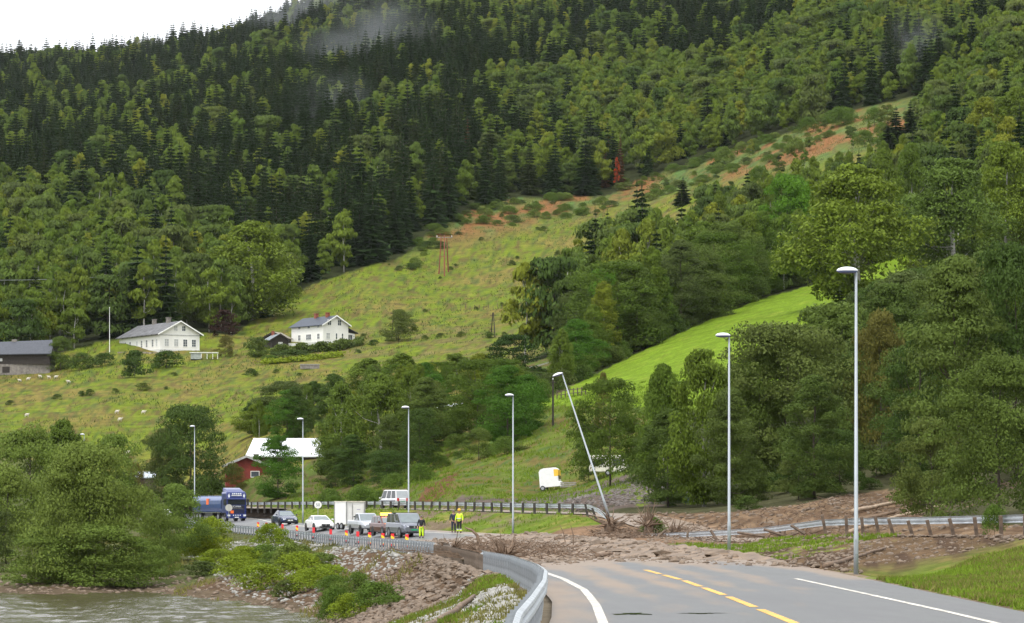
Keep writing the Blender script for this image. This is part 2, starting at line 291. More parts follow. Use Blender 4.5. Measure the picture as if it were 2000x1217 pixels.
def mat_ground():
    m = bpy.data.materials.new('ground'); m.use_nodes = True; nt = m.node_tree; N = nt.nodes.new; L = nt.links.new; b = nt.nodes['Principled BSDF']
    b.inputs['Roughness'].default_value = .95; b.inputs['Specular IOR Level'].default_value = .03
    at_ = N('ShaderNodeAttribute'); at_.attribute_name = 'Col'; tc = N('ShaderNodeTexCoord')
    mp = N('ShaderNodeMapping'); L(tc.outputs['Object'], mp.inputs[0])
    n1 = N('ShaderNodeTexNoise'); n1.inputs['Scale'].default_value = 2.2; n1.inputs['Detail'].default_value = 9; n1.inputs['Roughness'].default_value = .7; L(mp.outputs[0], n1.inputs['Vector'])
    mr = N('ShaderNodeMapRange'); mr.inputs[1].default_value = .25; mr.inputs[2].default_value = .75; mr.inputs[3].default_value = .55; mr.inputs[4].default_value = 1.45; L(n1.outputs[0], mr.inputs[0])
    n3 = N('ShaderNodeTexNoise'); n3.inputs['Scale'].default_value = .3; n3.inputs['Detail'].default_value = 7; L(mp.outputs[0], n3.inputs['Vector'])
    mr3 = N('ShaderNodeMapRange'); mr3.inputs[1].default_value = .3; mr3.inputs[2].default_value = .7; mr3.inputs[3].default_value = .8; mr3.inputs[4].default_value = 1.2; L(n3.outputs[0], mr3.inputs[0])
    mu = N('ShaderNodeMath'); mu.operation = 'MULTIPLY'; L(mr.outputs[0], mu.inputs[0]); L(mr3.outputs[0], mu.inputs[1])
    vm = N('ShaderNodeVectorMath'); vm.operation = 'SCALE'; L(at_.outputs['Color'], vm.inputs[0]); L(mu.outputs[0], vm.inputs[3]); L(vm.outputs[0], b.inputs['Base Color'])
    bp = N('ShaderNodeBump'); bp.inputs['Strength'].default_value = .7; bp.inputs['Distance'].default_value = .25; L(n1.outputs[0], bp.inputs['Height']); L(bp.outputs[0], b.inputs['Normal'])
    return m
MG = mat_ground()
def colattr(me, C):
    a = me.color_attributes.new('Col', 'FLOAT_COLOR', 'POINT'); C = np.asarray(C, np.float32).reshape(-1, 3)
    a.data.foreach_set('color', np.concatenate([C, np.ones((len(C), 1), np.float32)], 1).ravel())
me = mkmesh('ground', np.stack([XX, YY, ZZ], -1), quads, MG, smooth=True); colattr(me, COLS)
struct(link('ground', me))['label'] = 'valley floor, pasture and mountainside with grass, mud and bracken'

# ------------------------------------------------------------------ road surfaces
def strip(name, xa, xb, zf, Y0, Y1, material, dz=0.0, nx=2, step=2.0, parent=None, label=None, crown=0):
    Y = np.arange(Y0, Y1 + .01, step); T = np.linspace(0, 1, nx); YYs, TT = np.meshgrid(Y, T, indexing='ij')
    Xs = xa(YYs) * (1 - TT) + xb(YYs) * TT; Zs = zf(Xs, YYs) + dz
    ix = np.arange(len(Y) * nx).reshape(len(Y), nx)
    q = np.stack([ix[:-1, :-1], ix[:-1, 1:], ix[1:, 1:], ix[1:, :-1]], -1).reshape(-1, 4)
    me = mkmesh(name, np.stack([Xs, YYs, Zs], -1), q, material, smooth=True)
    o = link(name, me, parent)
    if label: o['label'] = label
    return o, Xs, YYs
def mat_asphalt():
    m = bpy.data.materials.new('asphalt'); m.use_nodes = True; nt = m.node_tree; N = nt.nodes.new; L = nt.links.new; b = nt.nodes['Principled BSDF']
    tc = N('ShaderNodeTexCoord'); at_ = N('ShaderNodeAttribute'); at_.attribute_name = 'Col'
    mp = N('ShaderNodeMapping'); mp.inputs['Scale'].default_value = (1, .12, 1); L(tc.outputs['Object'], mp.inputs[0])
    n1 = N('ShaderNodeTexNoise'); n1.inputs['Scale'].default_value = 1.1; n1.inputs['Detail'].default_value = 7; L(mp.outputs[0], n1.inputs['Vector'])
    n2 = N('ShaderNodeTexNoise'); n2.inputs['Scale'].default_value = 40; n2.inputs['Detail'].default_value = 3; L(tc.outputs['Object'], n2.inputs['Vector'])
    ad_ = N('ShaderNodeMath'); ad_.operation = 'ADD'; L(at_.outputs['Fac'], ad_.inputs[0])
    s = N('ShaderNodeMath'); s.operation = 'MULTIPLY_ADD'; s.inputs[1].default_value = .9; s.inputs[2].default_value = -.45; L(n1.outputs[0], s.inputs[0]); L(s.outputs[0], ad_.inputs[1])
    mr = N('ShaderNodeMapRange'); mr.inputs[1].default_value = .27; mr.inputs[2].default_value = .62; L(ad_.outputs[0], mr.inputs[0])
    ca = N('ShaderNodeMix'); ca.data_type = 'RGBA'; ca.inputs[6].default_value = (.050, .050, .054, 1); ca.inputs[7].default_value = (.125, .122, .122, 1); L(n2.outputs[0], ca.inputs[0])
    cb = N('ShaderNodeMix'); cb.data_type = 'RGBA'; cb.inputs[7].default_value = (.19, .130, .085, 1); L(ca.outputs[2], cb.inputs[6]); L(mr.outputs[0], cb.inputs[0]); L(cb.outputs[2], b.inputs['Base Color'])
    n4 = N('ShaderNodeTexNoise'); n4.inputs['Scale'].default_value = .5; n4.inputs['Detail'].default_value = 4; L(mp.outputs[0], n4.inputs['Vector'])
    rr = N('ShaderNodeMapRange'); rr.inputs[1].default_value = .3; rr.inputs[2].default_value = .7; rr.inputs[3].default_value = .32; rr.inputs[4].default_value = .5; L(n4.outputs[0], rr.inputs[0]); L(rr.outputs[0], b.inputs['Roughness'])
    bp = N('ShaderNodeBump'); bp.inputs['Strength'].default_value = .25; bp.inputs['Distance'].default_value = .01; L(n2.outputs[0], bp.inputs['Height']); L(bp.outputs[0], b.inputs['Normal'])
    return m
MA = mat_asphalt()
road, RX, RY = strip('road', lambda y: XL(y) + .22, lambda y: XR(y), road_z, 8, 508, MA, 0, 25, 1.5, label='wet grey asphalt road with muddy tyre tracks')
rt = (RX - XL(RY)) / (XR(RY) - XL(RY))
mudf = 0.0 * RX
mudf += .9 * sst(100, 146, RY - 18 * np.sin(rt * PI) ) * (1 - sst(215, 250, RY))
for c0, wdt in ((.29, .045), (.44, .04), (.60, .04), (.73, .05)): mudf += .62 * np.exp(-((rt - c0 - .04 * np.sin(RY * .05)) / wdt) ** 2) * sst(48, 112, RY) * (1 - sst(200, 240, RY))
mudf += .46 * (1 - sst(.08, .17, rt)) * (.6 + .4 * sst(50, 90, RY)) * (1 - sst(120, 180, RY)); mudf += .16 * sst(20, 60, RY) * (1 - sst(.35, .6, rt))
mudf += .6 * sst(.86, .97, rt) * sst(80, 105, RY) * (1 - sst(240, 300, RY))
mudf += .12 * sst(200, 240, RY)
colattr(road.data, np.repeat(np.clip(mudf, 0, 1)[..., None], 3, -1)); struct(road)
sroad, SX, SY2 = strip('side_road', lambda y: XL2(y) + .4, lambda y: XL2(y) + 5.2, lambda X, Y: CH - H2(Y), 60, 508, MA, 0, 5, 2.5, label='narrow mud covered side road behind the wooden post guardrail')
colattr(sroad.data, np.repeat((.75 - .2 * sst(240, 300, SY2))[..., None], 3, -1)); struct(sroad)
MW = mat('white_line_paint', (.50, .47, .41), .6, var=.45, scale=2.5); MY = mat('yellow_line_paint', (.62, .34, .06), .6, var=.4, scale=2.5)
XLL = tab([(10, 1.4), (60, 1.74), (72.7, 1.93), (88.6, 2.0), (106, 1.7), (120, 1.2), (135, .3)])
XRL = tab([(10, 9.1), (66.7, 9.15), (80, 9.03), (99.8, 8.9), (112, 8.6)])
strip('edge_line', lambda y: XLL(y) - .1, lambda y: XLL(y) + .1, road_z, 8, 131, MW, .006, 2, 1.5, road, 'white edge line beside the steel guardrail')
strip('edge_line', lambda y: XRL(y) - .08, lambda y: XRL(y) + .08, road_z, 8, 100, MW, .006, 2, 1.5, road, 'white edge line on the far side of the road')
d0 = 20.4
while d0 < 112:
    strip('centre_dash', lambda y: XC(y) - .1, lambda y: XC(y) + .1, road_z, d0, d0 + (8.4 if d0 < 90 else 8.4), MY, .006, 2, 1.4, road); d0 += 10.05
XFL = lambda y: XR(y) - 1.2
strip('edge_line', lambda y: XFL(y) - .09, lambda y: XFL(y) + .09, road_z, 238, 505, MW, .006, 2, 2, road)
# water
def mat_water():
    m = bpy.data.materials.new('river_water'); m.use_nodes = True; nt = m.node_tree; N = nt.nodes.new; L = nt.links.new; b = nt.nodes['Principled BSDF']
    b.inputs['Base Color'].default_value = (.085, .072, .04, 1); b.inputs['Roughness'].default_value = .12; b.inputs['IOR'].default_value = 1.33
    tc = N('ShaderNodeTexCoord'); mp = N('ShaderNodeMapping'); mp.inputs['Scale'].default_value = (.9, .16, 1); L(tc.outputs['Object'], mp.inputs[0])
    n1 = N('ShaderNodeTexNoise'); n1.inputs['Scale'].default_value = 2.2; n1.inputs['Detail'].default_value = 6; n1.inputs['Roughness'].default_value = .6; L(mp.outputs[0], n1.inputs['Vector'])
    bp = N('ShaderNodeBump'); bp.inputs['Strength'].default_value = 1; bp.inputs['Distance'].default_value = .15; L(n1.outputs[0], bp.inputs['Height']); L(bp.outputs[0], b.inputs['Normal'])
    return m
WZ = CH - 6.4
gx = np.concatenate([np.linspace(-170, -52, 40, endpoint=False), np.arange(-52, -1.9, .3)]); gy = np.concatenate([np.linspace(20, 150, 50, endpoint=False), np.arange(150, 262, .42)]); GX, GY = np.meshgrid(gx, gy)
GZ = WZ + .22 * (fbm(GX * .8, GY * .45, 60, 3) - .5) + .10 * (fbm(GX * 1.6 + 5, GY * .7, 64, 2) - .5)
ix = np.arange(GX.size).reshape(GX.shape)
me = mkmesh('river', np.stack([GX, GY, GZ], -1), np.stack([ix[:-1, :-1], ix[:-1, 1:], ix[1:, 1:], ix[1:, :-1]], -1).reshape(-1, 4), mat_water(), smooth=True)
struct(link('river', me))['label'] = 'rippled brown river water at the foot of the bank'
# mud spill over the road
Tm = np.linspace(.0, 1.04, 130); Ym = np.arange(108, 240, .55); TT, YM = np.meshgrid(Tm, Ym); XM = XL(YM) * (1 - TT) + XR(YM) * TT
edge_n = np.interp(TT, [-.1, 0, .25, .5, .75, .9, 1.1], [128, 128, 140, 146, 142, 130, 118]) + 14 * (fbm(XM * .5, YM * .12, 71) - .5)
edge_f = np.interp(TT, [-.1, 0, .3, .6, .85, 1, 1.1], [180, 184, 202, 218, 230, 236, 236]) + 10 * (fbm(XM * .5, YM * .15, 72) - .5)
th = sst(0, 16, YM - edge_n) * sst(0, 14, edge_f - YM)
zz = road_z(XM, YM) - .035 + th * (.06 + .20 * fbm(XM * .45, YM * .16, 73) + .26 * (fbm(XM * 2.4, YM * .9, 74) - .3)) + .05 * th * sst(.55, 1, TT)
ix = np.arange(XM.size).reshape(XM.shape)
MMUD = mat('wet_mud', (.165, .108, .064), .5, var=.55, scale=1.1, bump=1.0, bscale=4, spec=.3)
me = mkmesh('mud', np.stack([XM, YM, zz], -1), np.stack([ix[:-1, :-1], ix[:-1, 1:], ix[1:, 1:], ix[1:, :-1]], -1).reshape(-1, 4), MMUD, smooth=True)
o = struct(link('mud', me)); o['label'] = 'wet brown mudslide spread across the road'
def mudz(X, Y):
    t = (X - XL(Y)) / (XR(Y) - XL(Y))
    if t < 0 or t > 1.04 or Y < 108 or Y > 240: return float(ground(X, Y, True, False)[0])
    i = int(np.clip((Y - 108) / .55, 0, len(Ym) - 1)); j = int(np.clip(t / 1.04 * 129, 0, 129)); return float(max(zz[i, j], road_z(X, Y)))

# ------------------------------------------------------------------ trees
LB = leafmat('birch_leaves', [(.084, .138, .019), (.118, .166, .022), (.098, .150, .028), (.140, .190, .022), (.104, .152, .020), (.185, .205, .022)])
LD = leafmat('dark_leaves', [(.050, .086, .018), (.066, .102, .022), (.094, .134, .026), (.074, .100, .028), (.110, .140, .030)])
LM = leafmat('fresh_green_leaves', [(0.078, 0.175, 0.015), (0.095, 0.195, 0.017)])
LWi = leafmat('willow_leaves', [(0.115, 0.170, 0.032), (0.140, 0.185, 0.037)])
LY = leafmat('yellow_green_leaves', [(0.160, 0.225, 0.019), (0.200, 0.245, 0.021)])
LS = leafmat('spruce_needles', [(0.020, 0.042, 0.010), (0.028, 0.054, 0.011), (0.024, 0.046, 0.012), (0.042, 0.062, 0.012)], tr=.06)
LO = leafmat('brown_olive_leaves', [(0.105, 0.100, 0.024), (0.120, 0.115, 0.027)])
LR = leafmat('red_autumn_leaves', [(.32, .055, .018), (.34, .06, .018)])
LP = leafmat('copper_leaves', [(0.040, 0.022, 0.017), (0.045, 0.024, 0.019)])
LDB = leafmat('dead_spruce_needles', [(0.095, 0.050, 0.017), (0.100, 0.055, 0.019)], tr=.05)
BW = mat('birch_bark', (.42, .40, .36), .8, var=.4, scale=4); BD = mat('dark_bark', (.055, .042, .032), .9, var=.3, scale=4); BS = mat('spruce_bark', (.10, .08, .065), .9, var=.3)
def unit(v): return v / np.maximum(np.linalg.norm(v, axis=-1, keepdims=True), 1e-9)
def quads_at(P, Nn, size, asp=1.6, g=None, vert=0):
    g = g or rng; n = len(P); a = unit(np.cross(Nn, g.normal(size=(n, 3))));
    if vert: zz_ = np.array([0, 0, 1.0]) + g.normal(size=(n, 3)) * .35; a = unit(zz_ - Nn * np.sum(zz_ * Nn, -1, keepdims=True))
    b = np.cross(Nn, a); s = np.asarray(size).reshape(-1, 1) * (.6 + .8 * g.random((n, 1)))
    V = np.stack([P - a * s * asp, P - b * s * .62, P + a * s * asp, P + b * s * .62], 1).reshape(-1, 3); return V, np.arange(4 * n).reshape(n, 4)
def prof(shape, t):
    if shape == 'birch': return np.sin(PI * np.clip(t, 0, 1) ** .72) ** .75 * .9 + .06
    if shape == 'round': return np.sqrt(np.clip(1 - ((t - .3) / .72) ** 2, 0, 1)) * .95 + .05
    if shape == 'dome': return np.sqrt(np.clip(1 - t ** 2.2, 0, 1))
    if shape == 'cone': return (1 - t) ** .8 * np.minimum(1, t * 6 + .45)
    if shape == 'column': return np.sin(PI * np.clip(t * .93 + .07, 0, 1) ** .6) ** .5
def crown(name, m, shape, H, Rr, t0, K, n, leaf, seed, droop=0.0, clump=.2, up=0.0, upright=0.0, nn=.5):
    g = np.random.default_rng(seed)
    t = g.random(K) ** .85; ang = g.random(K) * 2 * PI; rad = Rr * prof(shape, t) * (.45 + .6 * g.random(K) ** .5) * (1 + .22 * np.sin(ang * 3 + seed)); 
    cz = H * (t0 + (1 - t0) * t); cr = clump * Rr * 1.6 * (.6 + .8 * g.random(K)) * (.55 + .5 * prof(shape, t)); cr = np.minimum(cr, rad * .9 + .12 * Rr)
    rad = np.maximum(rad - cr * .35, 0); cz = np.minimum(cz, H - cr * .6)
    Cc = np.stack([rad * np.cos(ang), rad * np.sin(ang), cz], -1)
    k = g.integers(0, K, n); d = unit(g.normal(size=(n, 3))); d[:, 2] = np.abs(d[:, 2]) * .9 - .25 * g.random(n); d = unit(d)
    r = (.55 + .5 * g.random(n) ** .6) * cr[k]; P = Cc[k] + d * r[:, None] * np.array([1, 1, .8 + upright])
    if droop: P[:, 2] -= droop * cr[k] * g.random(n) ** 2 * 2.2
    if upright: P[:, :2] *= (1 - .25 * (P[:, 2:3] - Cc[k][:, 2:3]) / (Rr))
    P[:, 2] = np.maximum(P[:, 2], .02 * H)
    Nn = unit(d + nn * g.normal(size=(n, 3)) + np.array([0, 0, up]))
    Nn[:, 2] *= .6; Nn = unit(Nn); V, Q = quads_at(P, Nn, leaf, 1.7 if droop else 1.25, g, 1 if droop else 0)
    return mkmesh(name, V, Q, m), Cc
def trunk(name, m, H, r, Cc, seed, nl=7, lean=.02):
    g = random.Random(seed); b = MB(); top = H * .86
    pts = [(lean * H * math.sin(i * .9 + seed) * i / 6, lean * H * math.cos(i * 1.3 + seed) * i / 6, top * i / 6) for i in range(7)]; pts[0] = (0, 0, -.6)
    b.tube(pts, [r * (1 - .82 * i / 6) for i in range(7)], 7)
    for i in range(nl):
        c = Cc[g.randrange(len(Cc))]; z = max(.12 * H, min(c[2] * .72, top * .8)); f = z / top * 6; a = Vector(pts[int(min(f, 5))]).lerp(Vector(pts[int(min(f, 5)) + 1]), f - int(min(f, 5)))
        c = Vector(c); b.tube([a, a.lerp(c, .5) + Vector((0, 0, -.04 * H)), c], [r * .34, r * .22, r * .07], 5, False)
    return b.mesh(name, m, True)
def spruce(name, m, H, Rr, tiers, nb, seed, fine=False):
    g = np.random.default_rng(seed); V = []; n = 0
    for i in range(tiers):
        t = (i + .3 * g.random()) / tiers; z = H * (.07 + .91 * t); R0 = Rr * ((1 - t) ** .85) * (.82 + .36 * g.random()) + .012 * H
        kb = max(4, int(nb * (1 - .45 * t))); a0 = g.random() * 6.28
        for k in range(kb):
            a = a0 + k * 2 * PI / kb + .25 * g.normal(); L = R0 * (.72 + .45 * g.random()); w = L * .30 + .02 * H * .5; dz = -L * (.42 - .25 * t) * (.7 + .6 * g.random())
            ca, sa = math.cos(a), math.sin(a); px_, py_ = -sa, ca
            def P(u, s_, dzz=0): return (ca * L * u + px_ * s_, sa * L * u + py_ * s_, z + dz * u ** .8 + dzz + (.10 * L if u > .95 else 0))
            V += [P(.05, 0), P(.45, -w * .8), P(1, 0), P(.5, w * .8)]                         # main spray
            V += [P(.2, 0), P(.45, 0, -w * .85), P(.95, 0, -w * .25), P(.6, 0, .02)]         # hanging needles
            V += [P(.0, 0, .03 * H * .5), P(.30, -w * .5, -w * .6), P(.55, 0, -w * 1.0), P(.30, w * .5, -w * .6)]
            ns = 4 if fine else 1
            for q in range(ns):
                u = .25 + .7 * g.random(); s_ = (g.random() - .5) * w * 1.8; e = w * (.55 if not fine else .45)
                V += [P(u - .12, s_ * .3), P(u, s_ - e * .3, -.2 * e), P(u + .15, s_ * 1.4, -e * (.5 + .6 * g.random())), P(u + .08, s_ + e * .4)]
    V += [(-.02 * H * .3, 0, H * .93), (0, -.006 * H, H * .96), (.004 * H, 0, H * 1.03), (.006 * H, .004 * H, H * .95)]
    V = np.array(V, float); return mkmesh(name, V, np.arange(len(V)).reshape(-1, 4), m)
def strunk(H, r): return MB().tube([(0, 0, -.8), (0, 0, H * .5), (0, 0, H * .97)], [r, r * .6, r * .08], 6).mesh('trunk', BS, True)
PRO = {}   # kind -> list of (crown mesh, trunk mesh, height)
def addpro(kind, cmesh, tmesh, H): PRO.setdefault(kind, []).append((cmesh, tmesh, H))
for s in range(5):
    H = 18; c = spruce('crown', LS, H, 3.0 + .25 * s, 17, 10, 100 + s); addpro('spruce', c, strunk(H, .2), H)
for s in range(2):
    H = 18; c = spruce('crown', LDB, H, 2.2, 15, 8, 130 + s); addpro('dead_spruce', c, strunk(H, .2), H)
for s in range(6):
    H = 15; c, cc = crown('crown', LB, 'birch', H, 3.5 - .15 * s, .14, 26, 3300, .235, 200 + s, droop=.3, clump=.26, nn=.35); addpro('birch', c, trunk('trunk', BW, H, .16, cc, s, 5), H)
for s in range(4):
    H = 13; c, cc = crown('crown', LD, 'round', H, 4.2, .1, 30, 3600, .25, 230 + s, droop=.1, clump=.25, nn=.35); addpro('alder', c, trunk('trunk', BD, H, .2, cc, s, 5), H)
def hipro(kind, m, bark, shape, H, Rr, t0, K, n, leaf, seeds, **kw):
    for s in seeds:
        nl = kw.pop('nl', 9); tr = kw.pop('tr', .02); c, cc = crown('crown', m, shape, H, Rr, t0, K, n, leaf, s, **kw); kw['nl'] = nl; kw['tr'] = tr
        addpro(kind, c, trunk('trunk', bark, H, H * tr * .6, cc, s, nl), H)
hipro('birch_hi', LB, BW, 'birch', 15, 3.4, .08, 80, 21000, .098, (301, 302, 303), droop=1.0, clump=.17)
hipro('birch_tall', LB, BW, 'column', 15, 2.5, .02, 80, 19000, .095, (311, 312), droop=.8, clump=.2)
hipro('dark_hi', LD, BD, 'round', 12, 5.0, .0, 75, 27000, .10, (321, 322), clump=.21)
hipro('dark_tall', LD, BD, 'birch', 14, 4.0, .0, 80, 27000, .095, (326, 327), clump=.2)
LE = leafmat('elm_leaves', [(.070, .115, .016), (.078, .120, .018)])
hipro('elm_hi', LE, BD, 'round', 12, 4.8, .10, 80, 24000, .10, (335,), clump=.2)
hipro('green_low', leafmat('deep_green_leaves', [(.055, .125, .014), (.06, .13, .016)]), BD, 'birch', 12, 4.6, -.02, 80, 20000, .11, (337, 338), clump=.2)
hipro('maple_hi', LM, BD, 'round', 12, 4.6, .10, 70, 18000, .12, (331, 332), clump=.2)
hipro('willow_hi', LWi, BD, 'dome', 10, 5.2, -.03, 110, 52000, .09, (341,), clump=.22, nl=14)
hipro('willow_mid', LWi, BD, 'dome', 10, 4.5, -.03, 50, 15000, .11, (343, 344), clump=.24)
hipro('alder_low', LD, BD, 'dome', 10, 5, -.02, 60, 14000, .125, (351, 352), clump=.2)
hipro('olive_low', LO, BD, 'dome', 10, 5, -.02, 70, 14000, .11, (355,), clump=.18)
hipro('shrub_yellow', LY, BD, 'dome', 3, 2.0, .0, 70, 5600, .072, (361, 362, 363), clump=.18, upright=.7)
hipro('shrub_green', leafmat('shrub_leaves', [(.085, .14, .022), (.10, .155, .026)]), BD, 'dome', 3, 2.0, .0, 70, 5200, .075, (366, 367), clump=.22, upright=.6)
hipro('shrub_dark', LD, BD, 'dome', 3, 2.0, .03, 40, 2400, .11, (371, 372), clump=.24)
hipro('shrub_willow', LWi, BD, 'dome', 3, 1.8, .0, 70, 5600, .07, (376, 377), clump=.17, upright=.9)
hipro('copper', LP, BD, 'dome', 10, 5, .05, 40, 2200, .3, (381,), clump=.22)
hipro('rowan', LR, BD, 'birch', 8, 2, .2, 24, 500, .22, (385,), clump=.22)
PRO['spruce_hi'] = []
for s in range(2): H = 18; addpro('spruce_hi', spruce('crown', LS, H, 3.2, 26, 13, 150 + s, True), strunk(H, .2), H)
addpro('pine', *(lambda c: (c[0], trunk('trunk', BD, 13, .2, c[1], 5, 9)))(crown('crown', LS, 'round', 13, 4.6, .18, 70, 8000, .16, 391, clump=.2)), 13)
def tree(kind, name, label, cat, loc, H, wx=1.0, group=None, v=None, rz=None):
    pr = PRO[kind]; c, t, h0 = pr[random.randrange(len(pr)) if v is None else v % len(pr)]; s = H / h0
    root = thing(name, label, cat, loc, random.random() * 6.28 if rz is None else rz, group); root.scale = (s * wx, s * wx, s)
    link('trunk', t, root); link('crown', c, root); return root
def tree_img(kind, name, label, cat, px_, ytop, Y, wpx=None, group=None, v=None, base=None):
    """a tree whose foot is on the ground at distance Y"""
    p = at(px_, Y); yb = rowof(p.z, Y); H = (yb - ytop) / F * Y
    c = PRO[kind][0][0]; w = 1.0
    if wpx:
        xs = np.empty(len(c.vertices) * 3, np.float32); c.vertices.foreach_get('co', xs); w0 = np.percentile(np.abs(xs.reshape(-1, 3)[:, 0]), 97) * 2 * H / PRO[kind][0][2]
        w = (wpx / F * Y) / w0 * .92
    return tree(kind, name, label, cat, p, H, w, group, v)

# far forest: sites
BELT_GAP = [(1100, 385), (1250, 352), (1400, 305), (1640, 222), (1840, 184)]
def forest_ok(px_, sy_, X, Y):
    m = inpoly(px_, sy_, MEADOW) | inpoly(px_, sy_, FIELD)
    house = inpoly(px_, sy_, [(190, 720), (190, 672), (410, 660), (720, 640), (720, 720)])
    low = (Y < 640) | (sy_ > 708)
    right = (px_ > 1290) & (Y > 620)
    strip_ = (px_ > 1270) & inpoly(px_, sy_ - 85, MEADOW)
    return ~m & ~house & ~strip_ & (((~low) & (px_ < 1300)) | right) & (sy_ > -160)
sites = []
Y0 = 640.0
while Y0 < 3300:
    sp = 9.0 + 2.6 * sst(900, 2400, Y0)
    xs = np.arange(-190, 2190, sp / Y0 * F); 
    X_ = (xs + rng.uniform(-.45, .45, len(xs)) * sp / Y0 * F - CX) / F * Y0; Y_ = Y0 + rng.uniform(-.48, .48, len(xs)) * sp * 1.05
    sites.append(np.stack([X_, Y_], -1)); Y0 += sp * 1.05
S = np.concatenate(sites); Sz = ground(S[:, 0], S[:, 1]); Spx = CX + S[:, 0] / S[:, 1] * F; Ssy = HY - (Sz - CH) / S[:, 1] * F
ok = forest_ok(Spx, Ssy, S[:, 0], S[:, 1]); S = S[ok]; Sz = Sz[ok]; Spx = Spx[ok]; Ssy = Ssy[ok]
# which sites are spruce
nz = fbm(S[:, 0] * .018, S[:, 1] * .007, 81, 3); top_y = Ssy - 60
ps = np.full(len(S), .45)
ps = np.where(Spx < 950, .78 - .0 * Spx, ps)
ps = np.where((Spx < 520) & (top_y > 330 + Spx * .25), .12, ps)                     # birches low on the left
ps = np.where((Spx > 520) & (Spx < 960) & (top_y > 170), .72, ps)
ps = np.where(Spx >= 950, .22, ps); ps = np.where((Spx >= 950) & (top_y < 60 - (Spx - 1600) * .1) & (Spx < 1550), .55, ps)
ps = np.where((Spx > 1700) & (Spx < 1800) & (Ssy > 215) & (Ssy < 330), .9, ps)
ps = np.clip(ps + (nz - .5) * 1.9, .03, .97); isS = rng.random(len(S)) < ps
edge = ~forest_ok(Spx, Ssy + 22, S[:, 0], S[:, 1])
Hh = np.where(isS, 23 * (.62 + .55 * rng.random(len(S))), 18.0 * (.65 + .5 * rng.random(len(S))))
Hh = np.where((Spx > 650) & (Spx < 900) & isS & (S[:, 1] > 1000), Hh * 1.12, Hh)
Hh = np.where(S[:, 1] > 2200, Hh * (.55 + .75 * rng.random(len(S))), Hh); Hh = np.where((Spx > 1290) & (S[:, 1] < 1150), Hh * .8, Hh)
app = Hh / S[:, 1] * F; inframe = (Spx > 5) & (Spx < 1995) & (Ssy - app * .8 > 3)
# visible share: a tree stands free when nothing taller is just in front of it
def zone(px_, y_):
    col = np.searchsorted([120, 300, 480, 620, 780, 960, 1120, 1300, 1500, 1700, 1850], px_)
    cn = ['above the dark barn', 'above the flagpole', 'above the long white farmhouse', 'above the farmhouse garden', 'above the two-storey white house', 'left of the red pylon pasture', 'above the red pylon', 'above the dying spruces', 'above the red rowan', 'above the leaning lamp', 'above the tallest lamp', 'above the right guardrail end'][col]
    rw = np.searchsorted([90, 190, 290, 400, 500, 590], y_)
    return ['topmost slope ', 'high slope ', 'upper slope ', 'middle slope ', 'lower slope ', 'low slope ', 'bottom slope '][rw] + cn
def pick(mask, n):
    i = np.nonzero(mask & inframe)[0]; return i[np.argsort(-app[i])][:n]
dead = np.zeros(len(S), bool); near_dead = [(930, 300), (1195, 330)]
for q in near_dead: dead |= (np.hypot(Spx - q[0], Ssy - 40 - q[1]) < 34) & (rng.random(len(S)) < .4)
selS = set(pick(isS & ~dead, 285).tolist()); selB = set(pick(~isS, 285).tolist())
for i in sorted(selS):
    s_ = 'small' if Hh[i] < 18 else ('very tall' if Hh[i] > 24 else 'tall')
    tree('spruce', 'spruce_tree', f'{s_} dark spruce, {zone(Spx[i], Ssy[i])}', 'tree', (S[i, 0], S[i, 1], Sz[i]), Hh[i], .95 + .35 * random.random(), 'spruces on the wooded mountainside', i)
for i in sorted(selB):
    s_ = ('small' if Hh[i] < 15 else 'tall') + (' dense round' if i % 4 == 0 else ' loose')
    tree('birch' if i % 4 else 'alder', 'birch_tree', f'{s_} green birch, {zone(Spx[i], Ssy[i])}', 'tree', (S[i, 0], S[i, 1], Sz[i]), Hh[i], .95 + .4 * random.random(), 'birches on the wooded mountainside', i)
